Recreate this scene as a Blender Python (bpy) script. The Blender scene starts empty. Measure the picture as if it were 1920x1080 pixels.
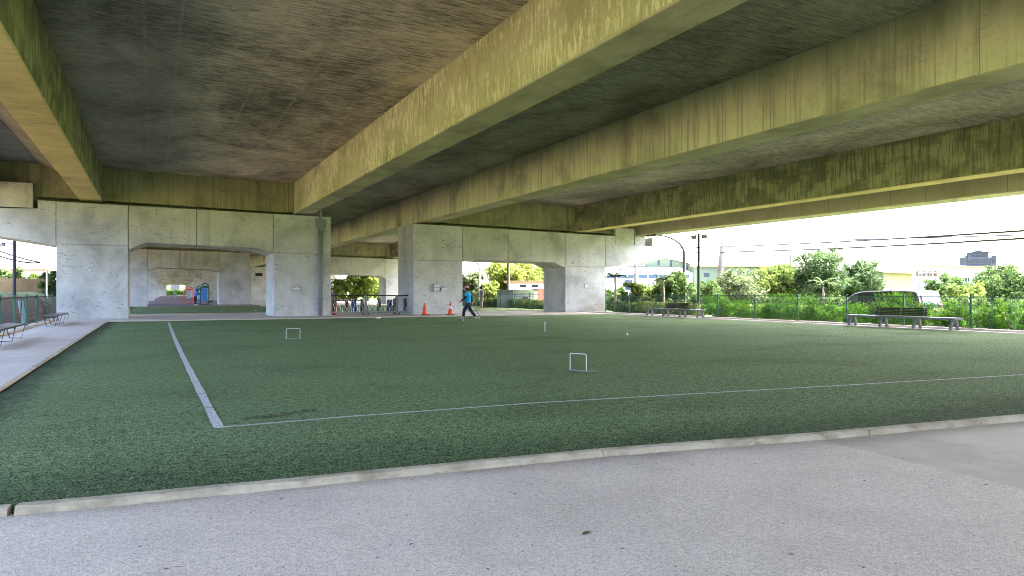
import bpy, bmesh, math, random
import numpy as np
from mathutils import Vector, Matrix, Euler
R = math.radians
scene = bpy.context.scene
C = scene.collection

# ---------------------------------------------------------------- camera
F, YAW, HY, H = 1355.0, R(26.37), 547.0, 1.4
cam = bpy.data.cameras.new('camera')
cam.lens = 36 * F / 1920; cam.sensor_width = 36
cam.shift_y = (HY - 540) / 1920
cam.clip_start = 0.05; cam.clip_end = 3000
camo = bpy.data.objects.new('camera', cam); C.objects.link(camo)
camo.location = (0, 0, H); camo.rotation_euler = (R(90), 0, -YAW)
scene.camera = camo

# ---------------------------------------------------------------- light
SUN_EL, SUN_AZ = R(54), R(-4)            # sun stands to the right (+X) and behind the camera
world = bpy.data.worlds.new("World"); scene.world = world; world.use_nodes = True
wn = world.node_tree
sky = wn.nodes.new('ShaderNodeTexSky'); sky.sky_type = 'NISHITA'; sky.sun_disc = False
sdir = Vector((math.cos(SUN_EL) * math.cos(SUN_AZ), -math.cos(SUN_EL) * math.sin(SUN_AZ), math.sin(SUN_EL)))
sky.sun_elevation = SUN_EL; sky.sun_rotation = math.atan2(sdir.x, sdir.y)
sky.air_density = 0.6; sky.dust_density = 6.0; sky.ozone_density = 1.0
bg = wn.nodes['Background']; bg.inputs['Strength'].default_value = 0.15
wn.links.new(sky.outputs[0], bg.inputs[0])
sun = bpy.data.lights.new('sun', 'SUN'); sun.energy = 2.0; sun.angle = R(0.5); sun.color = (1, 0.95, 0.86)
suno = bpy.data.objects.new('sun', sun); C.objects.link(suno)
suno.rotation_euler = sdir.to_track_quat('Z', 'Y').to_euler()
scene.view_settings.view_transform = 'Standard'; scene.view_settings.look = 'None'
scene.view_settings.exposure = 5.05; scene.view_settings.gamma = 1.0
scene.view_settings.use_curve_mapping = False
scene.render.engine = 'CYCLES'
cy = scene.cycles
cy.use_denoising = True; cy.filter_width = 1.0; cy.max_bounces = 10; cy.diffuse_bounces = 6; cy.transparent_max_bounces = 16
cy.sample_clamp_indirect = 4.0; cy.caustics_reflective = False; cy.caustics_refractive = False

# ---------------------------------------------------------------- pixel -> place
SN, CS = math.sin(YAW), math.cos(YAW)
def at(px, d, z=0.0):                     # a ground position seen in column px at depth d
    l = (px - 960) / F * d
    return Vector((d * SN + l * CS, d * CS - l * SN, z))
def zat(py, d): return H + (HY - py) * d / F

# ---------------------------------------------------------------- material builder
class G:
    def __init__(s, name):
        s.m = bpy.data.materials.new(name); s.m.use_nodes = True
        s.t = s.m.node_tree; s.n = s.t.nodes; s.l = s.t.links
        s.b = s.n['Principled BSDF']
        s.b.inputs['Specular IOR Level'].default_value = 0.18
    def node(s, typ, **kw):
        nd = s.n.new(typ)
        for k, v in kw.items(): setattr(nd, k, v)
        return nd
    def put(s, sock, v):
        if isinstance(v, bpy.types.NodeSocket): s.l.new(v, sock)
        elif isinstance(v, (tuple, list)) and len(v) == 3 and sock.type == 'RGBA': sock.default_value = (*v, 1)
        else: sock.default_value = v
    def pos(s): return s.node('ShaderNodeNewGeometry').outputs['Position']
    def obj(s): return s.node('ShaderNodeTexCoord').outputs['Object']
    def rnd(s): return s.node('ShaderNodeObjectInfo').outputs['Random']
    def sep(s, v):
        nd = s.node('ShaderNodeSeparateXYZ'); s.l.new(v, nd.inputs[0]); return nd.outputs
    def map(s, v, sc=(1, 1, 1), loc=(0, 0, 0)):
        nd = s.node('ShaderNodeMapping'); s.l.new(v, nd.inputs[0])
        nd.inputs['Scale'].default_value = sc; nd.inputs['Location'].default_value = loc
        return nd.outputs[0]
    def noise(s, v, scale=1, detail=3, rough=0.5, dist=0.0):
        nd = s.node('ShaderNodeTexNoise'); s.l.new(v, nd.inputs['Vector'])
        nd.inputs['Scale'].default_value = scale; nd.inputs['Detail'].default_value = detail
        nd.inputs['Roughness'].default_value = rough; nd.inputs['Distortion'].default_value = dist
        return nd.outputs['Fac']
    def vor(s, v, scale=1, feat='F1'):
        nd = s.node('ShaderNodeTexVoronoi', feature=feat); s.l.new(v, nd.inputs['Vector'])
        nd.inputs['Scale'].default_value = scale; return nd.outputs['Distance']
    def ramp(s, f, stops):
        nd = s.node('ShaderNodeValToRGB'); s.l.new(f, nd.inputs[0]); e = nd.color_ramp.elements
        while len(e) < len(stops): e.new(0.5)
        for q, (p, c) in zip(e, stops):
            q.position = p; q.color = (c, c, c, 1) if not isinstance(c, tuple) else (*c, 1)
        return nd.outputs[0]
    def ss(s, f, a, b, to=(0.0, 1.0)):
        nd = s.node('ShaderNodeMapRange', interpolation_type='SMOOTHSTEP'); s.put(nd.inputs[0], f)
        nd.inputs[1].default_value = a; nd.inputs[2].default_value = b
        nd.inputs[3].default_value, nd.inputs[4].default_value = to
        return nd.outputs[0]
    def math(s, op, a, b=0.0):
        nd = s.node('ShaderNodeMath', operation=op); s.put(nd.inputs[0], a); s.put(nd.inputs[1], b)
        return nd.outputs[0]
    def mix(s, f, a, b, blend='MIX'):
        nd = s.node('ShaderNodeMix', data_type='RGBA', blend_type=blend)
        s.put(nd.inputs[0], f); s.put(nd.inputs[6], a); s.put(nd.inputs[7], b); return nd.outputs[2]
    def bump(s, h, st=0.3, d=0.02):
        nd = s.node('ShaderNodeBump'); s.l.new(h, nd.inputs['Height'])
        nd.inputs['Strength'].default_value = st; nd.inputs['Distance'].default_value = d
        s.l.new(nd.outputs[0], s.b.inputs['Normal'])
    def out(s, col, rough=0.85, metal=0.0):
        s.put(s.b.inputs['Base Color'], col); s.put(s.b.inputs['Roughness'], rough)
        s.put(s.b.inputs['Metallic'], metal); return s.m

def paint(name, col, rough=0.5, metal=0.0, var=0.12, scale=6.0):
    g = G(name); p = g.obj(); n = g.noise(p, scale, 4, 0.6)
    d = tuple(c * (1 - var) for c in col); l = tuple(min(1, c * (1 + var)) for c in col)
    return g.out(g.ramp(n, [(0.3, d), (0.7, l)]), rough, metal)

def concrete(name, base, dark, light, blotch=0.5, streak=None, streak_amt=0.5, streak_th=(0.42, 0.7), pits=0.5,
             patch=None, patch_col=None, joints=None, top_dirt=None, seed=0.0):
    """weathered concrete in world metres: cloudy base, optional run-off streaks, pits, patches and board joints"""
    g = G(name); p = g.map(g.pos(), loc=(seed * 3.1, seed * 7.7, seed * 1.3))
    big = g.noise(p, blotch, 5, 0.6, 0.3)
    col = g.ramp(big, [(0.3, dark), (0.5, base), (0.72, light)])
    fine = g.noise(p, 14, 6, 0.7)
    col = g.mix(0.35, col, g.ramp(fine, [(0.3, 0.35), (0.7, 0.7)]), 'OVERLAY')
    if patch:
        pn = g.noise(g.map(p, patch[0]), patch[1], 5, 0.62, 0.25)
        lo = g.noise(g.map(p, (.4, .35, .7)), 1.3, 4, .6)
        pn = g.math('ADD', g.math('MULTIPLY', pn, .62), g.math('MULTIPLY', lo, .38))
        col = g.mix(g.ss(pn, patch[2], patch[3]), col, patch_col)
    if streak:
        sn = g.noise(g.map(p, streak), 1, 6, 0.65)
        m = g.math('MULTIPLY', g.ss(sn, *streak_th), streak_amt)
        if top_dirt:                      # dirt carried down from the deck joint, thinning with the drip length
            z = g.sep(g.pos())[2]
            n2 = g.noise(g.map(p, (streak[0] * .5, streak[1] * .4, 0.05)), 1, 5, 0.7)
            zz = g.math('ADD', z, g.math('MULTIPLY', g.math('SUBTRACT', n2, 0.5), -2.2))
            m = g.math('MAXIMUM', g.math('MULTIPLY', m, 0.7), g.math('MULTIPLY', g.ss(zz, *top_dirt), 0.6))
        col = g.mix(m, col, dark)
    if pits:
        cl = g.ss(g.noise(p, 0.8, 3, 0.5), 0.40, 0.60)
        pt = g.ss(g.noise(g.map(p, (4.2, 4.2, 11)), 1, 3, 0.6), 0.60, 0.66)
        col = g.mix(g.math('MULTIPLY', g.math('MULTIPLY', pt, cl), pits * .8), col, tuple(c * 0.25 for c in base))
    if joints:                            # (axis, spacing, offset) shutter-board joints
        ax, sp, off = joints
        v = g.math('ADD', g.sep(g.pos())[ax], off)
        v = g.math('ADD', v, g.math('MULTIPLY', g.noise(g.map(p, (1, 1, 0.4)), 3, 3), 0.03))
        fr = g.math('ABSOLUTE', g.math('SUBTRACT', g.math('FRACT', g.math('DIVIDE', v, sp)), 0.5))
        jm = g.math('MULTIPLY', g.ss(fr, 0.5 - 0.022 / sp, 0.5 - 0.006 / sp), g.ss(big, 0.3, 0.6, (0.1, 0.75)))
        col = g.mix(jm, col, tuple(c * 0.35 for c in base))
    g.bump(g.noise(p, 22, 5, 0.7), 0.25, 0.01)
    return g.out(col, 0.88)

MT = {}
MT['pier'] = concrete('pier_concrete', (.445, .455, .445), (.30, .31, .305), (.545, .555, .545), 0.55, (1.6, 1.6, 0.16), 0.35, (0.5, 0.72), 0.8)
MT['pier_beam'] = concrete('pier_beam_concrete', (.43, .435, .38), (.28, .285, .245), (.525, .53, .465), 0.6, (2.2, 2.2, 0.2), 0.5, (0.5, 0.72), 0.9, seed=2)
MT['girder_olive'] = concrete('girder_olive_concrete', (.42, .425, .235), (.28, .285, .155), (.48, .485, .28), 0.5, (0.4, 11, 1.2), 0.5, (0.5, 0.62), 0.25,  # yellow-green light bounced off the grass is put into this base colour
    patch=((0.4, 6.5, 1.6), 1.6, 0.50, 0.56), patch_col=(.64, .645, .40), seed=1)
MT['girder_streak'] = concrete('girder_streaked_concrete', (.57, .585, .37), (.22, .215, .155), (.66, .67, .43), 0.35, (0.4, 7, 0.14), 0.75, (0.47, 0.64), 0.3,  # real run-off streaks over a base that carries the yellow-green bounce light
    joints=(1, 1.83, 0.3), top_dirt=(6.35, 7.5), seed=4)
MT['girder_mossy'] = concrete('girder_mossy_concrete', (.21, .215, .115), (.125, .13, .08), (.27, .27, .15), 0.6, (0.4, 9, 0.8), 0.75, (0.45, 0.6), 0.2,  # dark green algae stains, with the bounce light's yellow-green in the same colour
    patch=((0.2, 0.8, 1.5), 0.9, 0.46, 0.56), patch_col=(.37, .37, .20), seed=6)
MT['girder_tan'] = concrete('girder_tan_concrete', (.52, .45, .18), (.35, .29, .12), (.62, .54, .22), 0.5, (1.5, 9, 1.5), 0.5, (0.45, 0.65), 0.2, seed=8)  # bright yellow of light bounced from sunny ground is mixed into the colour
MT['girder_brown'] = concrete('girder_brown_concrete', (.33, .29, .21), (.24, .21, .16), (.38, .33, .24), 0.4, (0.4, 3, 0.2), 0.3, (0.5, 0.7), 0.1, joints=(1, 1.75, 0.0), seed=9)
MT['soffit'] = concrete('girder_soffit_concrete', (.44, .41, .26), (.27, .25, .16), (.53, .50, .32), 0.5, (3, 0.8, 1), 0.4, (0.5, 0.68), 0.2, seed=3)  # yellowish bounce light painted into the soffit colour too
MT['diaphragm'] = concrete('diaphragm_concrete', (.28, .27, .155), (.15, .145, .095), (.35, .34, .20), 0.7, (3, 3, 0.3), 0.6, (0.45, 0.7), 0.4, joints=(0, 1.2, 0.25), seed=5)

def slab_mat():
    g = G('deck_slab_concrete'); p = g.pos(); x = g.sep(p)[0]
    st = g.noise(g.map(p, (2.2, 15, 1)), 1, 6, 0.72)
    bl = g.noise(g.map(p, (0.35, 0.22, 1)), 1, 4, 0.6, 0.4)
    f = g.math('ADD', g.math('MULTIPLY', st, 0.85), g.math('MULTIPLY', bl, 0.65))
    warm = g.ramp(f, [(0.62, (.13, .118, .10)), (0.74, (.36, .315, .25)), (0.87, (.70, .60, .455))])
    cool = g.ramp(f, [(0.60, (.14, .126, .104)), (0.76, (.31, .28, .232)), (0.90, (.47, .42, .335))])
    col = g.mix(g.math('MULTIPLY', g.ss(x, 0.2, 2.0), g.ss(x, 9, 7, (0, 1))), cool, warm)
    wob = g.math('MULTIPLY', g.math('SUBTRACT', g.noise(p, 1.3, 4), 0.5), 0.10)
    for x0, a in ((-0.2, .35), (0.58, .5), (1.93, .75), (2.73, .6), (4.15, .8)):
        d = g.math('ABSOLUTE', g.math('SUBTRACT', g.math('ADD', x, wob), x0))
        m = g.math('MULTIPLY', g.ss(d, 0.055, 0.015), g.math('MULTIPLY', g.ss(g.noise(g.map(p, (2, 2.2, 1)), 1.5, 4, .7), 0.35, 0.6), a))
        col = g.mix(m, col, (.44, .42, .34))
    col = g.mix(0.3, col, g.ramp(g.noise(p, 24, 4, .7), [(0.35, 0.3), (0.65, 0.72)]), 'OVERLAY')
    g.bump(st, 0.3, 0.02)
    return g.out(col, 0.9)
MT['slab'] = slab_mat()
MT['slab_grey'] = concrete('outer_slab_concrete', (.20, .205, .21), (.13, .135, .14), (.27, .27, .27), 0.5, (1, 8, 1), 0.4, (0.45, 0.7), 0.2, seed=11)

def turf_mat(name, tint=1.0):
    g = G(name); p = g.pos(); xyz = g.sep(p)
    f1 = g.noise(p, 52, 3, 0.7); f2 = g.noise(p, 13, 4, 0.6, 0.4); f3 = g.noise(g.map(p, (0.5, 0.7, 1)), 0.6, 5, 0.65, 0.6)
    f = g.math('ADD', g.math('MULTIPLY', f1, 0.75), g.math('MULTIPLY', f2, 0.25))
    col = g.ramp(f, [(0.41, (.014, .024, .013)), (0.47, (.095, .150, .073)), (0.54, (.19, .27, .135)), (0.64, (.35, .44, .25))])
    col = g.mix(g.ss(f3, 0.48, 0.70, (0, 0.5)), col, g.mix(1.0, col, (.55, .55, .58), 'MULTIPLY'))
    col = g.mix(g.ss(g.noise(g.map(p, (0.25, 0.5, 1)), 1, 3), 0.45, 0.7, (0, 0.35)), col, g.mix(1.0, col, (1.25, 1.25, 1.35), 'MULTIPLY'))
    # black rubber infill drifted against the left edging
    ed = g.math('ADD', xyz[0], g.math('MULTIPLY', g.math('SUBTRACT', g.noise(p, 3, 4, .7), 0.5), 1.0))
    col = g.mix(g.ss(ed, -1.25, -1.85, (0, 0.65)), col, (.02, .022, .026))
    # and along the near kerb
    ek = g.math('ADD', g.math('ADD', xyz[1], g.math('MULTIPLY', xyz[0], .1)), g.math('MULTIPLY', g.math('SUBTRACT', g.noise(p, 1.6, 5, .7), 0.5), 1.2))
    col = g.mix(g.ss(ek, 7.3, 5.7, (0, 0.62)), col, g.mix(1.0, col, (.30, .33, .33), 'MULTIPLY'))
    g.bump(f, 1.0, 0.03); g.b.inputs['Specular IOR Level'].default_value = 0.02
    return g.out(col, 1.0)
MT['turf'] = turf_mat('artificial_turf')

def line_mat():
    g = G('turf_line_paint'); p = g.pos()
    f = g.noise(p, 45, 3, 0.65); n2 = g.noise(p, 6, 4, .6)
    col = g.ramp(f, [(0.36, (.10, .14, .12)), (0.45, (.36, .38, .39)), (0.6, (.62, .63, .66))])
    # rusty tyre scuffs crossing the line
    x = g.sep(p); y = x[1]
    sc = None
    for y0 in (12.25, 10.85, 9.5):
        m = g.ss(g.math('ABSOLUTE', g.math('SUBTRACT', g.math('ADD', y, g.math('MULTIPLY', n2, 0.12)), y0)), 0.06, 0.02, (0, 0.55))
        sc = m if sc is None else g.math('MAXIMUM', sc, m)
    col = g.mix(g.math('MULTIPLY', sc, g.ss(x[0], 1.2, 1.0, (0, 1))), col, (.22, .09, .09))
    g.bump(f, 1.0, 0.02)
    return g.out(col, 0.9)
MT['line'] = line_mat()

def pave_mat(name, base, agg, damp):
    g = G(name); p = g.pos()
    v = g.noise(p, 110, 2, 0.6); w = g.noise(p, 28, 4, 0.7); bl = g.noise(p, 0.55, 5, 0.6, 0.5); b2 = g.noise(p, 2.3, 4, .6)
    lo = tuple(c * (1 - agg) for c in base); hi = tuple(min(1, c * (1 + agg * .75)) for c in base)
    col = g.ramp(g.math('ADD', g.math('MULTIPLY', v, .7), g.math('MULTIPLY', w, .3)), [(0.38, lo), (0.5, base), (0.60, hi)])
    f = g.math('ADD', g.math('MULTIPLY', bl, .7), g.math('MULTIPLY', b2, .3))
    col = g.mix(g.ss(f, 0.40, 0.68, (0.0, damp)), col, g.mix(1.0, col, (.55, .54, .55), 'MULTIPLY'))
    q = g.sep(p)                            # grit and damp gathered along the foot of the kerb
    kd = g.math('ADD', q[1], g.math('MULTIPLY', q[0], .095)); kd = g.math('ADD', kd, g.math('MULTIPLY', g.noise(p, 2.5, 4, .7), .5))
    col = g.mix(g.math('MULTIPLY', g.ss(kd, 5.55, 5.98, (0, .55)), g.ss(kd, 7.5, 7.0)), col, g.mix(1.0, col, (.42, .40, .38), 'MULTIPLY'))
    sp = g.ss(g.noise(p, 19, 2, .5), 0.735, 0.755)
    col = g.mix(g.math('MULTIPLY', sp, .85), col, (.03, .028, .025))
    g.bump(v, 0.5, 0.006)
    return g.out(col, g.ss(f, .4, .7, (.8, .62)))
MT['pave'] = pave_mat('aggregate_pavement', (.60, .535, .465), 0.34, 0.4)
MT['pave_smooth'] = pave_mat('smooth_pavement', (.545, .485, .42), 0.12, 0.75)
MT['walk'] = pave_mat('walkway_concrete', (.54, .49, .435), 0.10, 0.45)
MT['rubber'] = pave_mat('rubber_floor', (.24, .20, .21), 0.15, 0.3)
MT['kerb'] = concrete('kerb_concrete', (.37, .33, .25), (.22, .19, .14), (.45, .41, .32), 2.5, None, 0, (0, 1), 0.5, seed=7)
def ground_mat():
    g = G('lawn_ground'); p = g.pos(); n = g.noise(p, 0.35, 5, 0.65); f = g.noise(p, 9, 4, .7)
    a = g.ramp(f, [(0.3, (.035, .06, .015)), (0.7, (.09, .13, .035))])
    return g.out(g.mix(g.ss(n, 0.5, 0.66), a, g.ramp(f, [(0.3, (.12, .10, .06)), (0.7, (.2, .17, .11))])), 0.95)
MT['ground'] = ground_mat()
def dirt_mat():
    g = G('bare_dirt'); p = g.pos(); n = g.noise(p, 1.2, 5, 0.65); f = g.noise(p, 16, 5, .7); z = g.sep(p)[2]
    a = g.ramp(f, [(0.3, (.07, .045, .03)), (0.7, (.18, .13, .09))])
    return g.out(g.mix(g.ss(g.math('ADD', n, g.math('MULTIPLY', z, .28)), 0.72, 0.84), a, g.ramp(f, [(0.3, (.05, .08, .02)), (0.7, (.12, .16, .04))])), 0.95)
MT['dirt'] = dirt_mat()
MT['asphalt'] = paint('asphalt', (.06, .06, .062), .9, 0, .3, 30)

def leaf_mat(name, a, b, c=None, trans=0.3):
    g = G(name); n = g.noise(g.obj(), 1.1, 4, 0.65); w = g.noise(g.obj(), 9, 2, .5)
    f = g.math('ADD', g.math('MULTIPLY', n, .6), g.math('MULTIPLY', w, .4))
    col = g.ramp(f, [(0.36, a), (0.6, b)] + ([(0.72, c)] if c else []))
    g.put(g.b.inputs['Base Color'], col); g.b.inputs['Roughness'].default_value = .7; g.b.inputs['Specular IOR Level'].default_value = .06
    tr = g.node('ShaderNodeBsdfTranslucent'); g.put(tr.inputs[0], col)
    mx = g.node('ShaderNodeMixShader'); mx.inputs[0].default_value = trans
    g.l.new(g.b.outputs[0], mx.inputs[1]); g.l.new(tr.outputs[0], mx.inputs[2])
    g.l.new(mx.outputs[0], g.n['Material Output'].inputs[0]); return g.m
MT['leaf_dark'] = leaf_mat('dark_leaves', (0.0230, 0.0439, 0.0167), (0.0628, 0.0994, 0.0366), (0.1046, 0.1361, 0.0522))
MT['leaf_mid'] = leaf_mat('green_leaves', (0.0260, 0.0521, 0.0139), (0.0651, 0.1042, 0.0304), (0.1128, 0.1476, 0.0434))
MT['leaf_yellow'] = leaf_mat('yellow_green_leaves', (0.0446, 0.0744, 0.0179), (0.1190, 0.1587, 0.0347), (0.2182, 0.2083, 0.0496))
MT['leaf_bright'] = leaf_mat('bright_hedge_leaves', (.03, .09, .006), (.095, .235, .012), (.19, .34, .025), .4)
MT['leaf_frond'] = leaf_mat('palm_leaves', (.02, .04, .008), (.04, .065, .014), (.06, .08, .02), .2)
MT['leaf_sunny'] = leaf_mat('sunny_leaves', (.07, .10, .02), (.15, .19, .04), (.24, .26, .07), .4)
MT['leaf_pale'] = leaf_mat('pale_leaves', (0.0450, 0.0675, 0.0270), (0.1080, 0.1350, 0.0630), (0.1620, 0.1800, 0.0900))
MT['bark'] = paint('bark', (.13, .10, .075), .9, 0, .4, 8)
MT['bark_pale'] = paint('pale_bark', (.16, .14, .12), .9, 0, .25, 8)
MT['fence_green'] = paint('green_fence_paint', (.035, .12, .085), .45, 0, .15)
MT['fence_wire'] = paint('green_fence_wire', (.02, .06, .045), .5, 0, .1)
MT['rail_brown'] = paint('brown_fence_rail', (.10, .075, .065), .5, 0, .15)
MT['bench_wood'] = paint('dark_bench_slats', (.035, .028, .026), .5, 0, .3, 14)
MT['bench_seat'] = paint('grey_bench_seat', (.15, .15, .16), .45, 0, .2, 10)
MT['bench_leg'] = paint('grey_bench_leg', (.14, .145, .15), .5, 0.2, .15)
MT['bench_dark'] = paint('dark_bench_metal', (.05, .05, .05), .5, 0.3, .15)
MT['steel_dark'] = paint('dark_pole_paint', (.035, .033, .045), .45, 0.2, .1)
MT['steel_grey'] = paint('grey_steel', (.22, .225, .23), .45, 0.3, .1)
MT['pole_grey'] = paint('grey_lamp_pole', (.065, .066, .07), .55, 0.1, .1)
MT['steel_bright'] = paint('stainless_steel', (.62, .62, .62), .3, 0.8, .1)
MT['pvc'] = paint('grey_pipe_plastic', (.19, .215, .235), .5, 0, .1, 2)
MT['white'] = paint('white_paint', (.75, .75, .74), .5, 0, .05)
MT['cream'] = paint('cream_panel', (.30, .25, .16), .7, 0, .12, 2)
MT['pole_conc'] = paint('pole_concrete', (.10, .09, .085), .85, 0, .12, 3)
MT['orange'] = paint('orange_cone_plastic', (.75, .085, .03), .5, 0, .12)
MT['black'] = paint('black_rubber', (.02, .02, .02), .7, 0, .2)
MT['red'] = paint('red_paint', (.5, .05, .04), .5, 0, .12)
MT['brick'] = paint('red_wall', (.42, .12, .09), .8, 0, .2, 3)
MT['blue'] = paint('blue_paint', (.04, .16, .40), .5, 0, .1)
MT['navy_board'] = paint('navy_board', (.02, .07, .17), .5, 0, .1)
MT['lightblue'] = paint('light_blue_plastic', (.25, .48, .62), .5, 0, .1)
MT['green_dk'] = paint('dark_green_paint', (.012, .09, .045), .5, 0, .1)
MT['glass'] = paint('dark_glass', (.03, .035, .05), .12, 0, .1)
MT['win_blue'] = paint('blue_window', (.05, .075, .12), .6, 0, .1)
MT['wall_white'] = paint('white_metal_wall', (.72, .73, .70), .6, 0, .04, 1)
MT['wall_green'] = paint('pale_green_wall', (.08, .105, .075), .65, 0, .06, 1)
MT['wall_grey'] = paint('grey_metal_wall', (.30, .31, .31), .6, 0, .1, 2)
MT['roof_tan'] = paint('tan_roof', (.20, .14, .08), .7, 0, .08, 1)
MT['tower'] = paint('tower_wall', (.05, .048, .062), .8, 0, .1, .2)
MT['tower_win'] = paint('tower_window', (.025, .024, .035), .4, 0, .1)
MT['car'] = paint('dark_car_paint', (.012, .012, .018), .6, 0.0, .1)
MT['car_silver'] = paint('silver_car_paint', (.045, .045, .06), .6, 0.0, .05)
MT['skin'] = paint('skin', (.42, .25, .18), .6, 0, .06)
MT['shirt_blue'] = paint('blue_shirt_cloth', (.02, .33, .70), .85, 0, .12, 12)
MT['navy'] = paint('navy_cloth', (.018, .018, .045), .85, 0, .2, 12)
MT['dark_cloth'] = paint('black_cloth', (.018, .018, .022), .85, 0, .2, 12)
MT['pink'] = paint('pink_cloth', (.55, .27, .36), .85, 0, .1, 12)
MT['grey_cloth'] = paint('grey_cloth', (.23, .25, .31), .85, 0, .12, 12)
MT['khaki'] = paint('khaki_cloth', (.36, .29, .22), .85, 0, .1, 12)
MT['hair'] = paint('black_hair', (.015, .013, .012), .6, 0, .2, 20)
MT['hair_white'] = paint('white_hair', (.6, .6, .62), .7, 0, .1, 20)
MT['ball'] = paint('white_ball', (.8, .8, .78), .4, 0, .03)
MT['leaf_litter'] = paint('fallen_leaf', (.22, .24, .05), .7, 0, .3, 30)
MT['leaf_litter_green'] = paint('fallen_green_leaf', (.06, .14, .03), .6, 0, .3, 30)
MT['sign_face'] = paint('sign_board_white', (.60, .61, .62), .5, 0, .06)
MT['ink'] = paint('sign_ink', (.12, .13, .16), .6, 0, .1)

# ---------------------------------------------------------------- mesh builder
class MB:
    def __init__(s): s.bm = bmesh.new()
    def quad(s, *p): s.bm.faces.new([s.bm.verts.new(q) for q in p]); return s
    def box(s, x0, x1, y0, y1, z0, z1):
        v = [s.bm.verts.new((x, y, z)) for x in (x0, x1) for y in (y0, y1) for z in (z0, z1)]
        for f in ((0, 1, 3, 2), (4, 6, 7, 5), (0, 4, 5, 1), (2, 3, 7, 6), (0, 2, 6, 4), (1, 5, 7, 3)):
            s.bm.faces.new([v[i] for i in f])
        return s
    def obox(s, c, size, rot=(0, 0, 0)):
        m = Matrix.Translation(c) @ Euler(rot).to_matrix().to_4x4()
        x, y, z = [q / 2 for q in size]
        v = [s.bm.verts.new(m @ Vector((a * x, b * y, c_ * z))) for a in (-1, 1) for b in (-1, 1) for c_ in (-1, 1)]
        for f in ((0, 1, 3, 2), (4, 6, 7, 5), (0, 4, 5, 1), (2, 3, 7, 6), (0, 2, 6, 4), (1, 5, 7, 3)):
            s.bm.faces.new([v[i] for i in f])
        return s
    def prism(s, poly, a0, a1, axis='y'):   # poly in the two other axes, in order
        def P(u, v, a): return {'y': (u, a, v), 'x': (a, u, v), 'z': (u, v, a)}[axis]
        A = [s.bm.verts.new(P(u, v, a0)) for u, v in poly]; B = [s.bm.verts.new(P(u, v, a1)) for u, v in poly]
        n = len(poly); s.bm.faces.new(A); s.bm.faces.new(B[::-1])
        for i in range(n): s.bm.faces.new((A[i], B[i], B[(i + 1) % n], A[(i + 1) % n]))
        return s
    def tube(s, pts, r, n=8, cap=True):
        pts = [Vector(p) for p in pts]; rs = r if isinstance(r, (list, tuple)) else [r] * len(pts); rings = []
        for i, p in enumerate(pts):
            t = (pts[min(i + 1, len(pts) - 1)] - pts[max(i - 1, 0)]).normalized()
            u = t.cross(Vector((0, 0, 1)) if abs(t.z) < .95 else Vector((1, 0, 0))).normalized(); w = t.cross(u)
            rings.append([s.bm.verts.new(p + (u * math.cos(q * 2 * math.pi / n) + w * math.sin(q * 2 * math.pi / n)) * rs[i]) for q in range(n)])
        for a, b in zip(rings, rings[1:]):
            for q in range(n): s.bm.faces.new((a[q], a[(q + 1) % n], b[(q + 1) % n], b[q]))
        if cap: s.bm.faces.new(rings[0]); s.bm.faces.new(rings[-1][::-1])
        return s
    def lathe(s, c, prof, n=16):             # prof: list of (r, z)
        c = Vector(c); rings = []
        for r, z in prof:
            rings.append([s.bm.verts.new(c + Vector((max(r, 1e-4) * math.cos(q * 2 * math.pi / n), max(r, 1e-4) * math.sin(q * 2 * math.pi / n), z))) for q in range(n)])
        for a, b in zip(rings, rings[1:]):
            for q in range(n): s.bm.faces.new((a[q], a[(q + 1) % n], b[(q + 1) % n], b[q]))
        s.bm.faces.new(rings[0]); s.bm.faces.new(rings[-1]); return s
    def ball(s, c, r, seg=12, ring=8, sq=(1, 1, 1)):
        m = Matrix.Translation(c) @ Matrix.Diagonal((r * sq[0], r * sq[1], r * sq[2], 1))
        bmesh.ops.create_uvsphere(s.bm, u_segments=seg, v_segments=ring, radius=1, matrix=m); return s
    def build(s, name, mat, parent=None, bevel=0, smooth=False):
        bmesh.ops.recalc_face_normals(s.bm, faces=s.bm.faces)
        me = bpy.data.meshes.new(name); s.bm.to_mesh(me); s.bm.free()
        if smooth:
            for f in me.polygons: f.use_smooth = True
        return link(name, me, mat, parent, bevel)

def link(name, me, mat, parent=None, bevel=0):
    for m in (mat if isinstance(mat, list) else [mat]):
        me.materials.append(MT[m] if isinstance(m, str) else m)
    o = bpy.data.objects.new(name, me); C.objects.link(o)
    if parent is not None: o.parent = parent
    if bevel:
        b = o.modifiers.new('bevel', 'BEVEL'); b.width = bevel; b.segments = 1; b.limit_method = 'ANGLE'; b.angle_limit = R(40)
    return o
def tag(o, label=None, cat=None, group=None, kind=None):
    if label: o['label'] = label
    if cat: o['category'] = cat
    if group: o['group'] = group
    if kind: o['kind'] = kind
    return o
def empty(name, loc=(0, 0, 0), rz=0.0, label=None, cat=None, group=None):
    o = bpy.data.objects.new(name, None); C.objects.link(o); o.location = loc; o.rotation_euler.z = rz
    o.empty_display_size = 0.1
    return tag(o, label, cat, group)
def copy_tree(o, parent=None):
    c = o.copy(); C.objects.link(c)
    if parent is not None: c.parent = parent
    for ch in list(o.children): copy_tree(ch, c)
    return c
def struct(o): o['kind'] = 'structure'; return o

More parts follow.
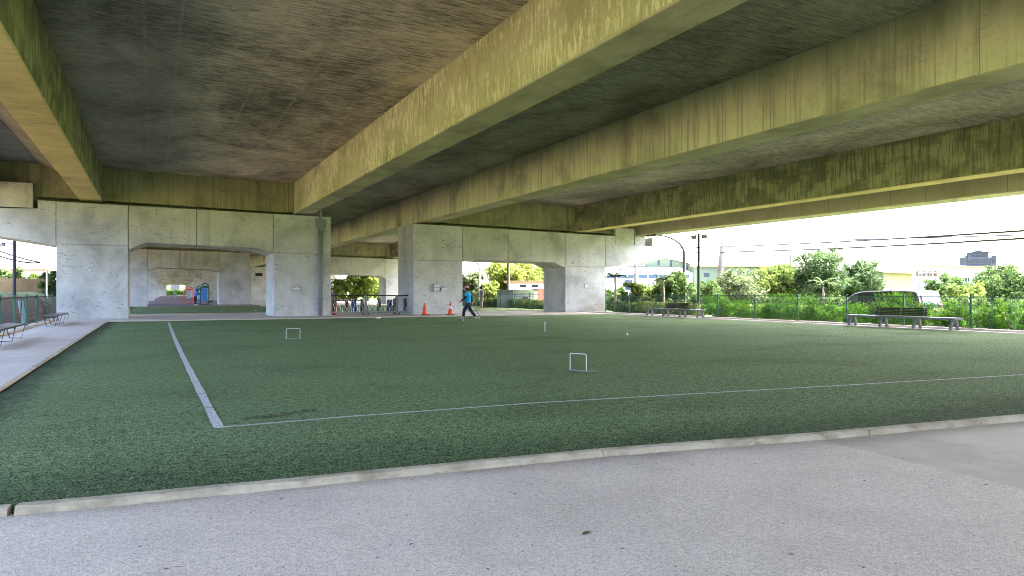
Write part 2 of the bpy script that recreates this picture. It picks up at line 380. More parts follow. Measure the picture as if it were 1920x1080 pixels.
# ================================================================= GROUND
def sheet(name, poly, z, mat, thick=0.0):
    mb = MB()
    if thick: mb.prism(poly, z - thick, z, 'z')
    else: mb.bm.faces.new([mb.bm.verts.new((x, y, z)) for x, y in poly])
    return struct(mb.build(name, mat))
gm = MB()                                   # one ground sheet to the horizon, with a raised terrace under the viaduct
gm.bm.faces.new([gm.bm.verts.new(v) for v in ((-1500, -1500, -.55), (1500, -1500, -.55), (1500, 2000, -.55), (-1500, 2000, -.55))])
struct(gm.build('ground', 'ground'))
sheet('terrace', [(-4.6, -6), (27.6, -6), (27.6, 310), (-4.6, 310)], -0.10, 'walk', 0.44)
sheet('lawn_bank', [(27.62, -6), (32.5, -6), (32.5, 120), (27.62, 120)], -0.12, 'ground', 0.42)
sheet('left_ground', [(-60, -6), (-4.62, -6), (-4.62, 230), (-60, 230)], -0.14, 'dirt', 0.40)
sheet('road', [(33.0, -40), (39.5, -40), (39.5, 160), (33.0, 160)], -0.535, 'asphalt')
# pavement by the camera, in two pours
KB = [(-14.0, 6.35), (-4.0, 5.86), (-0.9, 5.67), (0.5, 5.56), (2.0, 5.47), (3.5, 5.37), (4.6, 5.22), (5.65, 5.06), (7.2, 4.91), (8.85, 4.75), (13.0, 4.28), (27.0, 2.7)]
def kb(x):
    for (a, b), (c, d) in zip(KB, KB[1:]):
        if a <= x <= c: return b + (d - b) * (x - a) / (c - a)
sheet('pavement', [(-4.6, -6), (5.5, -6), (5.62, 2.5), (5.76, kb(5.76) - .05)] + [(x, y - .05) for x, y in KB[::-1] if -4.6 < x < 5.7] + [(-4.6, 5.84)], -0.03, 'pave', 0.06)
sheet('smooth_pavement', [(5.52, -6), (27.5, -6), (27.5, 2.6), (13, 4.22), (8.85, 4.7), (7.2, 4.86), (5.775, kb(5.775) - .05), (5.64, 2.5)], -0.034, 'pave_smooth', 0.06)
# turf carpet
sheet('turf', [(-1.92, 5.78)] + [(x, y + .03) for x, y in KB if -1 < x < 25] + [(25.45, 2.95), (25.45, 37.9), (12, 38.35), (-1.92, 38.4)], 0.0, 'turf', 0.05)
sheet('walkway', [(-4.6, 5.95), (-2.0, 5.83), (-2.0, 38.46), (12, 38.42), (25.52, 37.96), (25.52, 2.95), (27.5, 2.7), (27.5, 46.1), (14, 46.3), (9, 49.2), (-4.6, 49.4)], 0.004, 'walk', 0.05)
sheet('far_turf', [(-3.2, 49.5), (9, 49.3), (14, 46.4), (27.3, 46.2), (27.3, 74.5), (-3.2, 75.2)], 0.01, 'turf', 0.05)
sheet('fitness_floor', [(-0.6, 79.5), (10, 79.5), (10, 300), (-0.6, 300)], -0.02, 'rubber', 0.06)
# painted boundary lines
def ribbon(name, pts, w, z, mat):
    mb = MB(); pts = [Vector((x, y, z)) for x, y in pts]; L = []
    for i, p in enumerate(pts):
        t = (pts[min(i + 1, len(pts) - 1)] - pts[max(i - 1, 0)]).normalized(); n = Vector((-t.y, t.x, 0)) * (w / 2)
        rr = random.Random(i * 7 + len(pts)); j = 1 + rr.uniform(-.12, .12)
        L.append((mb.bm.verts.new(p + n * j), mb.bm.verts.new(p - n * j)))
    for (a, b), (c, d) in zip(L, L[1:]): mb.bm.faces.new((a, b, d, c))
    return struct(mb.build(name, mat))
ribbon('turf_line', [(0.62 - .05 * math.sin(i / 60 * math.pi) - .02 * (1 - i / 60), 7.97 + i * (36.3 - 7.97) / 60) for i in range(61)], 0.10, 0.005, 'line')
W2 = [(0.62, 8.0), (2.0, 8.05), (4.27, 8.0), (6.61, 7.75), (9.4, 7.44), (13.12, 7.07), (25.3, 5.9)]
def lerp_line(P, n):
    out = []
    for (a, b), (c, d) in zip(P, P[1:]):
        for i in range(n): out.append((a + (c - a) * i / n, b + (d - b) * i / n))
    return out + [P[-1]]
ribbon('turf_line', lerp_line(W2, 12), 0.055, 0.006, 'line')

# near kerb: separate cast lengths with chipped ends
def kerb(pts, w, z0, z1, seed):
    mb = MB(); rr = random.Random(seed); prev = None; n = len(pts)
    for i, (x, y) in enumerate(pts):
        a = pts[max(i - 1, 0)]; b = pts[min(i + 1, n - 1)]
        t = Vector((b[0] - a[0], b[1] - a[1], 0)).normalized(); nn = Vector((t.y, -t.x, 0))
        j = rr.uniform(-.006, .006); ch = .016 + rr.uniform(-.006, .014)
        prof = [(0, z0), (0, z1 - .006), (.008, z1), (w - ch, z1 + j * .5), (w + j, z1 - ch), (w + j, z0)]
        ring = [mb.bm.verts.new(Vector((x, y, 0)) + nn * u + Vector((0, 0, v))) for u, v in prof]
        if prev:
            for q in range(6): mb.bm.faces.new((prev[q], prev[(q + 1) % 6], ring[(q + 1) % 6], ring[q]))
        else: mb.bm.faces.new(ring)
        prev = ring
    mb.bm.faces.new(prev[::-1])
    return struct(mb.build('kerb', 'kerb'))
ends = [-14, -3.9, -.80, 3.50, 6.4, 9.6, 14, 20, 27]
for i, (a, b) in enumerate(zip(ends, ends[1:])):
    n = max(4, int((b - a) / .16)); g = .012 if i != 1 else .03
    kerb([(a + g + (b - a - 2 * g) * q / n, kb(a + g + (b - a - 2 * g) * q / n) + .012 * math.sin(q * .9 + i) * .4) for q in range(n + 1)], .115, -.06, .022, i)
mb = MB(); mb.box(-1.995, -1.93, 5.83, 38.46, -.05, .03); struct(mb.build('edging', 'kerb'))
mb = MB(); mb.prism([(-1.93, 38.41), (12, 38.36), (25.46, 37.91), (25.46, 37.98), (12, 38.44), (-1.93, 38.48)], -.05, .035, 'z'); struct(mb.build('edging', 'walk'))
mb = MB(); mb.box(25.46, 25.53, 2.96, 37.9, -.05, .03); struct(mb.build('edging', 'walk'))
mb = MB(); mb.prism([(-3.2, 49.38), (9, 49.18), (14, 46.28), (27.3, 46.08), (27.3, 46.2), (14, 46.4), (9, 49.3), (-3.2, 49.5)], -.05, .05, 'z'); struct(mb.build('edging', 'walk'))
mb = MB(); mb.box(26.42, 26.8, 2.9, 42.6, -.05, .07); struct(mb.build('fence_kerb', 'walk', bevel=.01))
mb = MB(); mb.box(-4.58, -4.28, 6, 42.6, -.05, .08); struct(mb.build('fence_kerb', 'walk', bevel=.01))

# ================================================================= VIADUCT
ZS = lambda x: 6.037 - .019 * x              # girder soffit
ZD = lambda x: 7.80 - .019 * x               # deck soffit
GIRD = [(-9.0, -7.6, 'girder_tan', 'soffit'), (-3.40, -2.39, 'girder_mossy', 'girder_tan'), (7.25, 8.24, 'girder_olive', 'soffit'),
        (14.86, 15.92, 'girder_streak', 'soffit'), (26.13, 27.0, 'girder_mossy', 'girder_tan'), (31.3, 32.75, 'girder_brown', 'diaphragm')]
def span(y0, y1, label, full=True):
    root = empty('viaduct', (0, y0, 0), 0, label, 'viaduct', 'spans of the viaduct')
    L = y1 - y0
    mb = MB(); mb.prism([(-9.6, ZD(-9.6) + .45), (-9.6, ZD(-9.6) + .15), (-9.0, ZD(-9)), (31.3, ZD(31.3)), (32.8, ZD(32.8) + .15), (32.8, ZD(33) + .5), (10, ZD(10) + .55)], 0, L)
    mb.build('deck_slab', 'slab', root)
    mb = MB(); mb.prism([(-7.58, ZD(-7.5) - .004), (-3.42, ZD(-3.4) - .004), (-3.42, ZD(-3.4) - .34), (-4.55, ZD(-4.5) - .30), (-5.15, ZD(-5) - .02)], 0.3, L - .3)
    mb.build('slab_haunch', 'girder_brown', root)
    mb = MB(); mb.prism([(-7.58, ZD(-7.5) - .05), (-5.17, ZD(-5.2) - .05), (-5.17, ZD(-5.2) - .008), (-7.58, ZD(-7.5) - .008)], 0.3, L - .3)
    mb.build('slab_panel', 'slab_grey', root)
    for x in (-9.6, 32.55):
        mb = MB(); mb.box(x, x + .25, 0, L, ZD(x) + .452 if x < 0 else ZD(x) + .502, ZD(x) + 1.5); mb.build('parapet', 'pier_beam', root)
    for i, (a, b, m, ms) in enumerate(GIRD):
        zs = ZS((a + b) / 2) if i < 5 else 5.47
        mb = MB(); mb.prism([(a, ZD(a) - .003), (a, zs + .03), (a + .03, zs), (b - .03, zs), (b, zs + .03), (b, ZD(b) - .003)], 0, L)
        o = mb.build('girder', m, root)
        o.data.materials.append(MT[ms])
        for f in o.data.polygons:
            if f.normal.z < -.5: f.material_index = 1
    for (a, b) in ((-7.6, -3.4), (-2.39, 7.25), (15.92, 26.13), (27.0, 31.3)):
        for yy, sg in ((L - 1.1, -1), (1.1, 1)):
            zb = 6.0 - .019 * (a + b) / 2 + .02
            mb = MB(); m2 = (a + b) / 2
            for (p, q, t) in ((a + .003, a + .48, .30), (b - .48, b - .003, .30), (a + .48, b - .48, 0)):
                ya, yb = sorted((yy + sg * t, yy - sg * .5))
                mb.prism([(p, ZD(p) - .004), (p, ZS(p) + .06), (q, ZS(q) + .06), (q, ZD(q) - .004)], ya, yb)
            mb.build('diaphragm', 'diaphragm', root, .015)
    return root
span(-26.0, 44.296, 'stained concrete viaduct span with olive bounce light in its colour, directly overhead with deep parallel girders')
span(44.3, 87.496, 'second viaduct span behind the first piers, seen through the gap between them')
span(87.5, 130.596, 'third viaduct span over the fitness area beyond the second row of piers')
span(130.6, 303, 'farthest viaduct span at the end of the nested portals')

def portal(name, y0, cols, joints, ztop, haunch, label, seams=(), arms=None, dx=0.0, depth=3.1, group='portal piers of the viaduct'):
    root = empty(name, (dx, y0, 0), 0, label, 'bridge pier', group)
    (a, b), (c, d) = cols; zt = ztop
    for (x0, x1), zj in zip(cols, joints):
        mb = MB(); mb.box(x0, x1, 0, depth, -.1, zj - .012)
        mb.box(x0 + .03, x1 - .03, .03, depth - .03, zj - .02, zj + .02)
        mb.prism([(x0, zj + .012), (x1, zj + .012), (x1, zt(x1)), (x0, zt(x0))], 0, depth)
        mb.build('column', 'pier', root, .022)
    h0, h1, h2, h3 = haunch                     # bottom profile of the cross beam
    prof = [(b + .025, h0), (b + .85, h1), (c - .95, h2), (c - .025, h3)]
    def zb(x):
        for (p, q), (r, s) in zip(prof, prof[1:]):
            if p <= x <= r: return q + (s - q) * (x - p) / (r - p)
    cuts = [b + .025] + list(seams) + [c - .025]
    mb = MB()
    for i, (p, q) in enumerate(zip(cuts, cuts[1:])):
        p2 = p + (.011 if i else 0); q2 = q - (.011 if i < len(cuts) - 2 else 0)
        low = [(p2, zb(p2))] + [t for t in prof if p2 < t[0] < q2] + [(q2, zb(q2))]
        mb.prism(low + [(q2, zt(q2)), (p2, zt(p2))], .012, depth - .012)
    mb.build('cross_beam', 'pier_beam', root, .018)
    for (x0, x1, nm) in ((a, b, 0), (c, d, 1)):
        xm = (x0 + x1) / 2
        mb = MB(); mb.box(xm - .5, xm + .5, .9, 1.7, zt(xm) - .05, zt(xm) + .125); mb.build('bearing', 'black', root)
    if arms: arms(root, zt, depth)
    return root
def arm_left(root, zt, dp):
    mb = MB(); mb.prism([(-4.405, 3.73), (-9.2, 4.48), (-9.2, 5.40), (-5.17, 5.55), (-5.17, zt(-5.2)), (-4.405, zt(-4.4))], .008, dp - .01); mb.build('cantilever_arm', 'pier', root, .02)
    mb = MB(); mb.box(-7.1, -5.37, .0, 1.3, 5.565, 6.8); mb.build('shear_block', 'pier_beam', root, .02)
    mb = MB(); mb.box(-9.0, -7.7, .3, 1.8, 5.4, 6.16); mb.build('pedestal', 'pier', root, .02)
def arm_right(root, zt, dp):
    mb = MB(); mb.prism([(28.545, 3.09), (32.98, 3.66), (32.98, 4.72), (29.32, 4.74), (29.32, zt(29.3)), (28.545, zt(28.6))], .008, dp - .01); mb.build('cantilever_arm', 'pier', root, .02)
    mb = MB(); mb.box(29.36, 30.98, .0, 1.3, 4.745, 5.95); mb.build('shear_block', 'pier_beam', root, .02)
    mb = MB(); mb.box(31.4, 32.35, .5, 1.9, 4.73, 5.45); mb.build('pedestal', 'pier', root, .02)
    mb = MB(); mb.box(32.62, 32.97, .02, 2.6, 4.73, 5.36); mb.build('end_block', 'pier', root, .02)
zt1 = lambda x: 5.893 - .0125 * x
zt2 = lambda x: 5.88 - .0175 * x - .01
YP = 42.7
portal('bridge_pier', YP, [(-4.38, -1.20), (6.09, 9.30)], (3.80, 3.62), zt1, (3.60, 3.99, 3.85, 3.58),
       'grey concrete portal pier with the grey drainpipe, framing the fitness area', (2.08, 2.71), arm_left)
portal('bridge_pier', YP, [(14.36, 17.65), (25.24, 28.52)], (3.36, 3.13), zt2, (3.31, 3.46, 3.40, 3.04),
       'grey concrete portal pier behind the two orange cones with a stepped right arm', (20.9,), arm_right)
portal('bridge_pier', 86.0, [(-4.38, -1.0), (6.09, 9.30)], (3.80, 3.62), zt1, (3.60, 3.99, 3.85, 3.58),
       'second portal pier in line behind the left pier, just past the far turf', (2.08, 2.71), arm_left, .4)
portal('bridge_pier', 86.0, [(14.36, 17.65), (25.24, 28.52)], (3.36, 3.13), zt2, (3.31, 3.46, 3.40, 3.04),
       'second portal pier seen above the folding gate through the gap between the near piers', (20.9,), arm_right, .2)
for yy, dx, lb in ((129, 1.0, 'third portal pier in the left line, framing the person in blue'), (172, 1.6, 'fourth portal pier in the left line, small in the tunnel of portals'),
                   (215, 2.2, 'fifth portal pier in the left line, tiny in the tunnel of portals'), (258, 3.4, 'sixth portal pier in the left line, nearly at the vanishing point'),
                   (301, 5.0, 'farthest portal pier closing the tunnel of portals on the left')):
    portal('bridge_pier', yy, [(-4.38, -.8), (6.09, 9.30)], (3.80, 3.62), zt1, (3.60, 3.99, 3.85, 3.58), lb, (2.08,), None, dx)
portal('bridge_pier', 129.0, [(14.36, 17.65), (25.24, 28.52)], (3.36, 3.13), zt2, (3.31, 3.46, 3.40, 3.04),
       'third portal pier of the right line, glimpsed above the folding gate', (20.9,), None, .4)

# drain pipe on the left pier
dp = empty('drain_pipe', (8.68, YP - .14, 0), 0, 'grey plastic drainpipe with square hopper on the left pier', 'drainpipe')
mb = MB(); mb.tube([(0, 0, .02), (0, 0, 5.1)], .115, 14); mb.build('pipe', 'pvc', dp, smooth=True)
mb = MB(); mb.tube([(0, 0, 5.1), (0, 0, 6.3)], .08, 12); mb.build('downspout', 'pvc', dp, smooth=True)
mb = MB(); mb.prism([(-.10, 4.95), (.10, 4.95), (.27, 5.25), (.27, 5.62), (-.27, 5.62), (-.27, 5.25)], -.13, .13); mb.build('hopper', 'pvc', dp, .01)
for z in (.95, 2.9, 4.6):
    mb = MB(); mb.box(-.16, .16, -.125, .135, z - .02, z + .02); mb.build('pipe_bracket', 'steel_grey', dp)

# notices and boxes on the columns
def notice(x, z, w, h, y, label, lines=3):
    o = empty('notice_board', (x, y, z), 0, label, 'notice', None)
    mb = MB(); mb.box(-w / 2, w / 2, -.02, -.001, -h / 2, h / 2); mb.build('board', 'sign_face', o)
    mb = MB()
    for s in (-1, 1):
        mb.box(s * w / 2 - .015, s * w / 2 + .015, -.026, -.0015, -h / 2 - .015, h / 2 + .015)
        mb.box(-w / 2 + .015, w / 2 - .015, -.026, -.0015, s * h / 2 - .015, s * h / 2 + .015)
    mb.build('frame', 'ink', o)
    rr = random.Random(int(x * 10)); mb = MB()
    for i in range(lines):
        zz = h / 2 - h * (i + .75) / (lines + .5); xx = -w * .38
        while xx < w * .36:
            l = rr.uniform(.03, .07); mb.box(xx, min(xx + l, w * .38), -.024, -.0205, zz - h * .05, zz + h * .05); xx += l + .018
    mb.build('lettering', 'ink', o)
    return o
notice(7.33, 1.60, .48, .23, YP, 'white notice plate with dark frame on the column left of the drainpipe', 2)
notice(26.95, 1.80, .34, .28, YP, 'white notice plate on the pier column beside the right fence', 3)
def ebox(x, z, w, h, y, label, lids):
    o = empty('switch_box', (x, y, z), 0, label, 'switch box', 'switch boxes on the pier')
    mb = MB(); mb.box(-w / 2, w / 2, -.16, -.001, -h / 2, h / 2); mb.build('housing', 'wall_grey', o, .012)
    for i in range(lids):
        z0 = -h / 2 + h * i / lids
        mb = MB(); mb.box(-w / 2 + .03, w / 2 - .03, -.175, -.161, z0 + .03, z0 + h / lids - .03); d = mb.build('lid', 'sign_face', o, .005)
        mb = MB(); mb.box(w * .1, w * .1 + .05, -.19, -.176, z0 + h / lids / 2 - .02, z0 + h / lids / 2 + .02); mb.build('latch', 'ink', d)
    mb = MB(); mb.tube([(0, -.03, h / 2), (0, -.03, h / 2 + .12)], .012, 6); mb.build('conduit', 'steel_grey', o)
    return o
ebox(15.85, 1.66, .42, .46, YP, 'taller switch box with two lids on the column above the cones', 2)
ebox(16.35, 1.56, .42, .24, YP, 'low wide switch box right of the taller one on the column', 1)
o = notice(16.4, 1.62, .34, .2, 86.0, 'tiny white plate on the far column above the gate right end', 2)

# ================================================================= FENCES
def fence(name, x, ys, h, label, mats, side=1, hwires=0, panel_dx=0.03):
    root = empty(name, (x, ys[0], 0), 0, label, 'fence', None)
    for y in ys:
        mb = MB(); q = y - ys[0]
        mb.tube([(0, q, .07), (0, q, h + .04)], .034, 10); mb.lathe((0, q, h + .04), [(.042, 0), (.042, .03), (.02, .05)], 10)
        p = mb.build('post', mats[0], root)
        mb = MB(); mb.box(-.08, .08, q - .08, q + .08, .071, .09); mb.build('base_plate', mats[0], p)
        mb = MB()
        for z in (.25, h * .55, h - .06): mb.box(-.05, .05, q - .045, q + .045, z - .02, z + .02)
        mb.build('clamp', mats[0], p)
    for a, b in zip(ys, ys[1:]):
        a -= ys[0]; b -= ys[0]; mb = MB(); n = int((b - a) / .06) if not hwires else 0
        for i in range(1, n):
            y = a + (b - a) * i / n; mb.box(panel_dx - .003, panel_dx + .003, y - .003, y + .003, .10, h - .02)
        for z in ([.12, .36, .62, .88, h - .04] if not hwires else [.12 + (h - .16) * i / hwires for i in range(hwires + 1)]):
            for dx in (-.007, .007): mb.box(panel_dx + dx - .0035, panel_dx + dx + .0035, a + .03, b - .03, z - .004, z + .004)
        mb.build('mesh_panel', mats[1], root)
        mb = MB(); mb.tube([(panel_dx, a + .03, h - .01), (panel_dx, b - .03, h - .01)], .016 if not hwires else .026, 6); mb.build('top_rail', mats[2], root)
    return root
fence('mesh_fence', 26.6, [5.6 + 2.63 * i for i in range(14)], 1.22, 'green mesh fence along the right edge of the turf in front of the shrubs', ('fence_green', 'fence_wire', 'fence_green'))
fence('mesh_fence', -4.42, [14.6 + 2.7 * i for i in range(11)], 1.20, 'green post fence with brown top rail along the left walkway', ('fence_green', 'steel_dark', 'rail_brown'), hwires=5, panel_dx=-.03)
fence('mesh_fence', 27.0, [48.6 + 2.7 * i for i in range(10)], 1.22, 'green mesh fence seen through the right pier opening behind the man', ('fence_green', 'fence_wire', 'fence_green'))

# ================================================================= BENCHES
def bench_right(y0, y1, yb0, yb1, label):
    root = empty('park_bench', (25.95, y0, .004), 0, label, 'bench', 'long benches by the right fence')
    L = y1 - y0
    mb = MB()
    for i in range(5): mb.box(-.24 + i * .1, -.15 + i * .1, 0, L, .415, .45)
    mb.build('seat', 'bench_seat', root, .006)
    mb = MB(); mb.box(-.22, .24, .02, L - .02, .37, .413); mb.build('seat_rail', 'bench_leg', root)
    for i in range(4):
        y = .18 + (L - .36) * i / 3
        for s in (-1, 1):
            mb = MB(); mb.prism([(s * .06, .37), (s * .17, .37), (s * .26, .0), (s * .17, .0)], y - .045, y + .045); mb.build('leg', 'bench_leg', root, .006)
    a, b = yb0 - y0, yb1 - y0
    mb = MB()
    for i in range(5): mb.obox((.235 + i * .012, (a + b) / 2, .50 + i * .062), (.03, b - a, .048), (0, R(12), 0))
    mb.build('backrest', 'bench_wood', root, .004)
    for y in (a + .12, (a + b) / 2, b - .12):
        mb = MB(); mb.tube([(.215, y, .42), (.275, y, .79)], .014, 6); mb.build('back_support', 'steel_grey', root)
    return root
bench_right(16.15, 20.75, 17.5, 19.65, 'long grey bench with dark slatted backrest in front of the parked van')
bench_right(29.7, 34.4, 31.0, 33.1, 'long grey bench with dark slatted backrest near the right pier column')
def bench_left(y0, y1, yb0, yb1, label):
    root = empty('park_bench', (-3.72, y0, .004), 0, label, 'bench', 'slim benches on the left walkway')
    L = y1 - y0
    mb = MB()
    for i in range(4): mb.box(-.26 + i * .12, -.155 + i * .12, 0, L, .42, .445)
    mb.build('seat', 'bench_seat', root, .005)
    mb = MB()
    for x in (-.25, .2): mb.tube([(x, 0, .40), (x, L, .40)], .018, 6)
    mb.build('seat_rail', 'bench_dark', root)
    n = 4
    for i in range(n):
        y = .15 + (L - .3) * i / (n - 1)
        mb = MB(); mb.tube([(-.25, y, .40), (-.14, y, .012), (.16, y, .012), (.24, y, .40)], .014, 6); mb.build('leg', 'bench_dark', root)
    a, b = yb0 - y0, yb1 - y0
    mb = MB()
    for i in range(5): mb.obox((-.27 - i * .02, (a + b) / 2, .50 + i * .075), (.022, b - a, .055), (0, R(-14), 0))
    mb.build('backrest', 'bench_wood', root, .004)
    for y in (a + .03, b - .03):
        mb = MB(); mb.tube([(-.25, y, .40), (-.35, y, .86)], .014, 6); mb.build('back_support', 'steel_grey', root)
    return root
bench_left(34.2, 38.8, 34.35, 36.1, 'slim metal bench with short slatted back beside the left pier')
bench_left(20.9, 26.2, 22.2, 24.6, 'slim metal bench cut off by the left edge of the photo')

# ================================================================= SMALL THINGS ON THE TURF
def hoop(x0, y0, x1, y1, h, label):
    root = empty('gateball_hoop', ((x0 + x1) / 2, (y0 + y1) / 2, 0), 0, label, 'hoop', 'gateball hoops on the turf')
    a = Vector((x0 - x1, y0 - y1, 0)) / 2; r = .0055
    mb = MB(); mb.tube([a + Vector((0, 0, .0)), a + Vector((0, 0, h - .02)), a * .94 + Vector((0, 0, h)), -a * .94 + Vector((0, 0, h)), -a + Vector((0, 0, h - .02)), -a + Vector((0, 0, 0))], r, 8)
    mb.build('hoop_bar', 'white', root)
    e = a.normalized()
    mb = MB(); mb.tube([a * 1.15 + Vector((0, 0, .012)), -a * 1.15 + Vector((0, 0, .012))], .012, 6)
    mb.build('ground_bar', 'steel_grey', root); return root
hoop(3.49, 22.0, 3.87, 21.9, .31, 'white wire hoop on the left half of the turf, straight to view')
h2 = hoop(6.63, 11.05, 6.76, 10.72, .31, 'white wire hoop nearest the camera, turned aside, with a flat metal plate')
mb = MB(); mb.obox((.13, -.17, .012), (.22, .06, .012), (0, 0, R(-35))); mb.build('peg_plate', 'steel_grey', h2, .003)
gp = empty('goal_pole', (12.27, 22.15, 0), 0, 'thin white goal pole standing on the far turf', 'goal pole')
mb = MB(); mb.tube([(0, 0, 0), (0, 0, .30)], .013, 8); mb.build('pole', 'white', gp)
mb = MB(); mb.lathe((0, 0, .30), [(.022, 0), (.022, .02), (.008, .035)], 8); mb.build('pole_cap', 'white', gp)
mb = MB(); mb.lathe((0, 0, .0), [(.06, 0.002), (.06, .012), (.02, .02)], 10); mb.build('pole_base', 'steel_grey', gp)
for x, y, lb in ((13.24, 31.93, 'white ball on the turf just in front of the walking woman'), (13.58, 19.09, 'white ball alone on the open right side of the turf'),
                 (15.05, 34.6, 'white ball behind the heel of the walking woman'), (6.6, 55.0, 'white ball on the far turf beyond the left pier'), (15.3, 34.75, 'white ball at the foot of the mallet, rightmost of the two')):
    mb = MB(); mb.ball((0, 0, .037), .037, 14, 10); o = mb.build('gateball', 'ball', smooth=True); o.location = (x, y, 0); tag(o, lb, 'ball', 'balls on the turf')
sc_ = empty('score_block', (10.6, 37.1, 0), 0, 'small red and white block lying at the far turf edge', 'block')
mb = MB(); mb.box(-.16, .10, -.05, .05, 0.002, .07); mb.build('white_body', 'white', sc_, .01)
mb = MB(); mb.box(.103, .2, -.05, .05, 0.002, .07); mb.build('red_end', 'red', sc_, .01)

def cone(x, y, label, band, dent=0):
    root = empty('traffic_cone', (x, y, .006), R(12), label, 'traffic cone', 'orange cones by the right pier')
    mb = MB(); mb.box(-.2, .2, -.2, .2, 0, .035); mb.build('base', 'black', root, .012)
    mb = MB(); mb.lathe((0, 0, .035), [(.165, 0), (.155, .03), (.045, .66), (.04, .68), (.028, .68)], 20); mb.build('cone_body', 'orange', root, smooth=True)
    if band:
        mb = MB(); mb.lathe((0, 0, .035), [(.1085, .33), (.0785, .50), (.07, .50), (.10, .33)], 20); mb.build('reflective_band', 'white', root, smooth=True)
        mb = MB(); mb.lathe((0, 0, .715), [(.03, 0), (.032, .03), (.015, .045)], 10); mb.build('cone_cap', 'black', root)
    return root
cone(14.5, 41.0, 'plain orange traffic cone nearer the folding gate', False)
cone(16.15, 41.0, 'orange traffic cone with white band beside the walking woman', True)

# fallen leaves
def leaf(x, y, z, rz, s, mat, label):
    mb = MB(); pts = [(-1, 0, 0), (-.5, .32, .1), (0, .4, .16), (.6, .25, .08), (1.05, 0, .02), (.6, -.25, .1), (0, -.4, .12), (-.5, -.3, .05)]
    vs = [mb.bm.verts.new(Vector(p) * s) for p in pts]; c = mb.bm.verts.new((0, 0, .02 * s))
    for a, b in zip(vs, vs[1:] + vs[:1]): mb.bm.faces.new((a, b, c))
    mb.tube([Vector((-1.5, .05, .03)) * s, Vector((-1, 0, .02)) * s], .03 * s, 4)
    o = mb.build('fallen_leaf', mat); o.location = (x, y, z); o.rotation_euler.z = rz
    return tag(o, label, 'leaf', 'fallen leaves')
leaf(2.29, 3.63, -.026, R(20), .042, 'leaf_litter_green', 'green leaf lying on the grey pavement, alone')
leaf(4.15, 6.0, .006, R(-30), .05, 'leaf_litter', 'yellow leaf on the turf next to the kerb joint')
leaf(4.05, 6.9, .006, R(40), .035, 'leaf_litter', 'small yellowish leaf on dark turf between near line and kerb')
leaf(-.25, 19.5, .006, R(10), .10, 'leaf_litter', 'yellow leaf in the left strip of turf outside the white line')
leaf(-.15, 6.1, .006, R(70), .03, 'steel_grey', 'curled grey leaf by the kerb at the lower left')
leaf(7.2, 15.2, .006, R(15), .05, 'leaf_litter', 'pale leaf in the middle of the turf beyond the near hoop')
leaf(10.6, 13.6, .006, R(-15), .05, 'leaf_litter', 'yellow leaf on the turf right of the near hoop')
# worn reddish scuff on the turf
g = G('rust_scuff'); p = g.pos(); n = g.noise(g.map(p, (3, 9, 1)), 3, 4, .7)
tr = g.node('ShaderNodeBsdfTransparent'); g.put(g.b.inputs['Base Color'], (.10, .06, .045)); g.b.inputs['Roughness'].default_value = .95
mx = g.node('ShaderNodeMixShader'); g.l.new(g.ss(n, .42, .6, (0, .75)), mx.inputs[0]); g.l.new(tr.outputs[0], mx.inputs[1]); g.l.new(g.b.outputs[0], mx.inputs[2]); g.l.new(mx.outputs[0], g.n['Material Output'].inputs[0])
MT['scuff'] = g.m
sheet('turf_scuff', [(.85, 8.35), (1.2, 8.32), (1.75, 8.62), (1.7, 8.78), (1.2, 8.6), (.9, 8.5)], .007, 'scuff')
# a seam in the carpet, lifted a little
mb = MB(); L = []
rr = random.Random(5)
for i in range(40):
    t = i / 39; y = 6.35 + t * 3.2; x = -.28 + .006 * math.sin(i * .5) + t * -.12; w = .03
    L.append([mb.bm.verts.new((x + u * w, y, z)) for u, z in ((-1.2, -.004), (0, .001 + rr.uniform(0, .003)), (1.2, -.004))])
for a, b in zip(L, L[1:]):
    for q in (0, 1): mb.bm.faces.new((a[q], a[q + 1], b[q + 1], b[q]))
struct(mb.build('turf_seam', 'turf'))

# ================================================================= FOLDING GATE between the piers
def gate_panel(x0, x1, label, dark, blue):
    root = empty('barrier_panel', (x0, YP + 1.0, .004), 0, label, 'barrier', 'barrier panels between the piers')
    L = x1 - x0
    mb = MB(); mb.tube([(0, 0, 1.16), (L, 0, 1.16)], .035, 8); mb.build('top_rail', 'bench_wood', root)
    mb = MB(); mb.tube([(0, 0, .16), (L, 0, .16)], .028, 8); mb.tube([(0, 0, .95), (L, 0, .95)], .018, 6); mb.build('lower_rail', 'steel_bright', root)
    for x in (.02, L - .02):
        mb = MB(); mb.box(x - .04, x + .04, -.04, .04, .02, 1.16); mb.build('post', 'steel_grey', root, .006)
    n = int(L / .16); mb = MB()
    for i in range(1, n):
        x = L * i / n; s = 1 if i % 2 else -1
        mb.tube([(x, 0, .16), (x + s * .05, 0, .35), (x - s * .045, 0, .6), (x + s * .05, 0, .82), (x, 0, .95)], .012, 6)
    mb.build('scroll_bars', 'steel_bright', root)
    for x in dark:
        mb = MB(); mb.box(x - .1, x + .1, .05, .13, .12, .98); mb.build('dark_panel', 'bench_dark', root, .01)
    for x in blue:
        mb = MB(); mb.box(x - .16, x + .16, .10, .2, .14, .9); mb.build('blue_panel', 'navy_board', root, .01)
    for x in (.15, L - .15):
        mb = MB(); mb.lathe((x, 0, 0), [(.05, 0.0), (.055, .03), (.03, .09)], 8); mb.build('caster', 'black', root)
    return root
gate_panel(9.55, 11.62, 'steel barrier panel with scroll bars next to the drainpipe column', (.12, .95, 1.9), (1.4,))
gate_panel(11.66, 13.6, 'middle steel barrier panel with scroll bars and a blue board', (.85, 1.85), (1.55,))
gate_panel(13.64, 14.95, 'short steel barrier panel in front of the right pier side', (.55,), ())
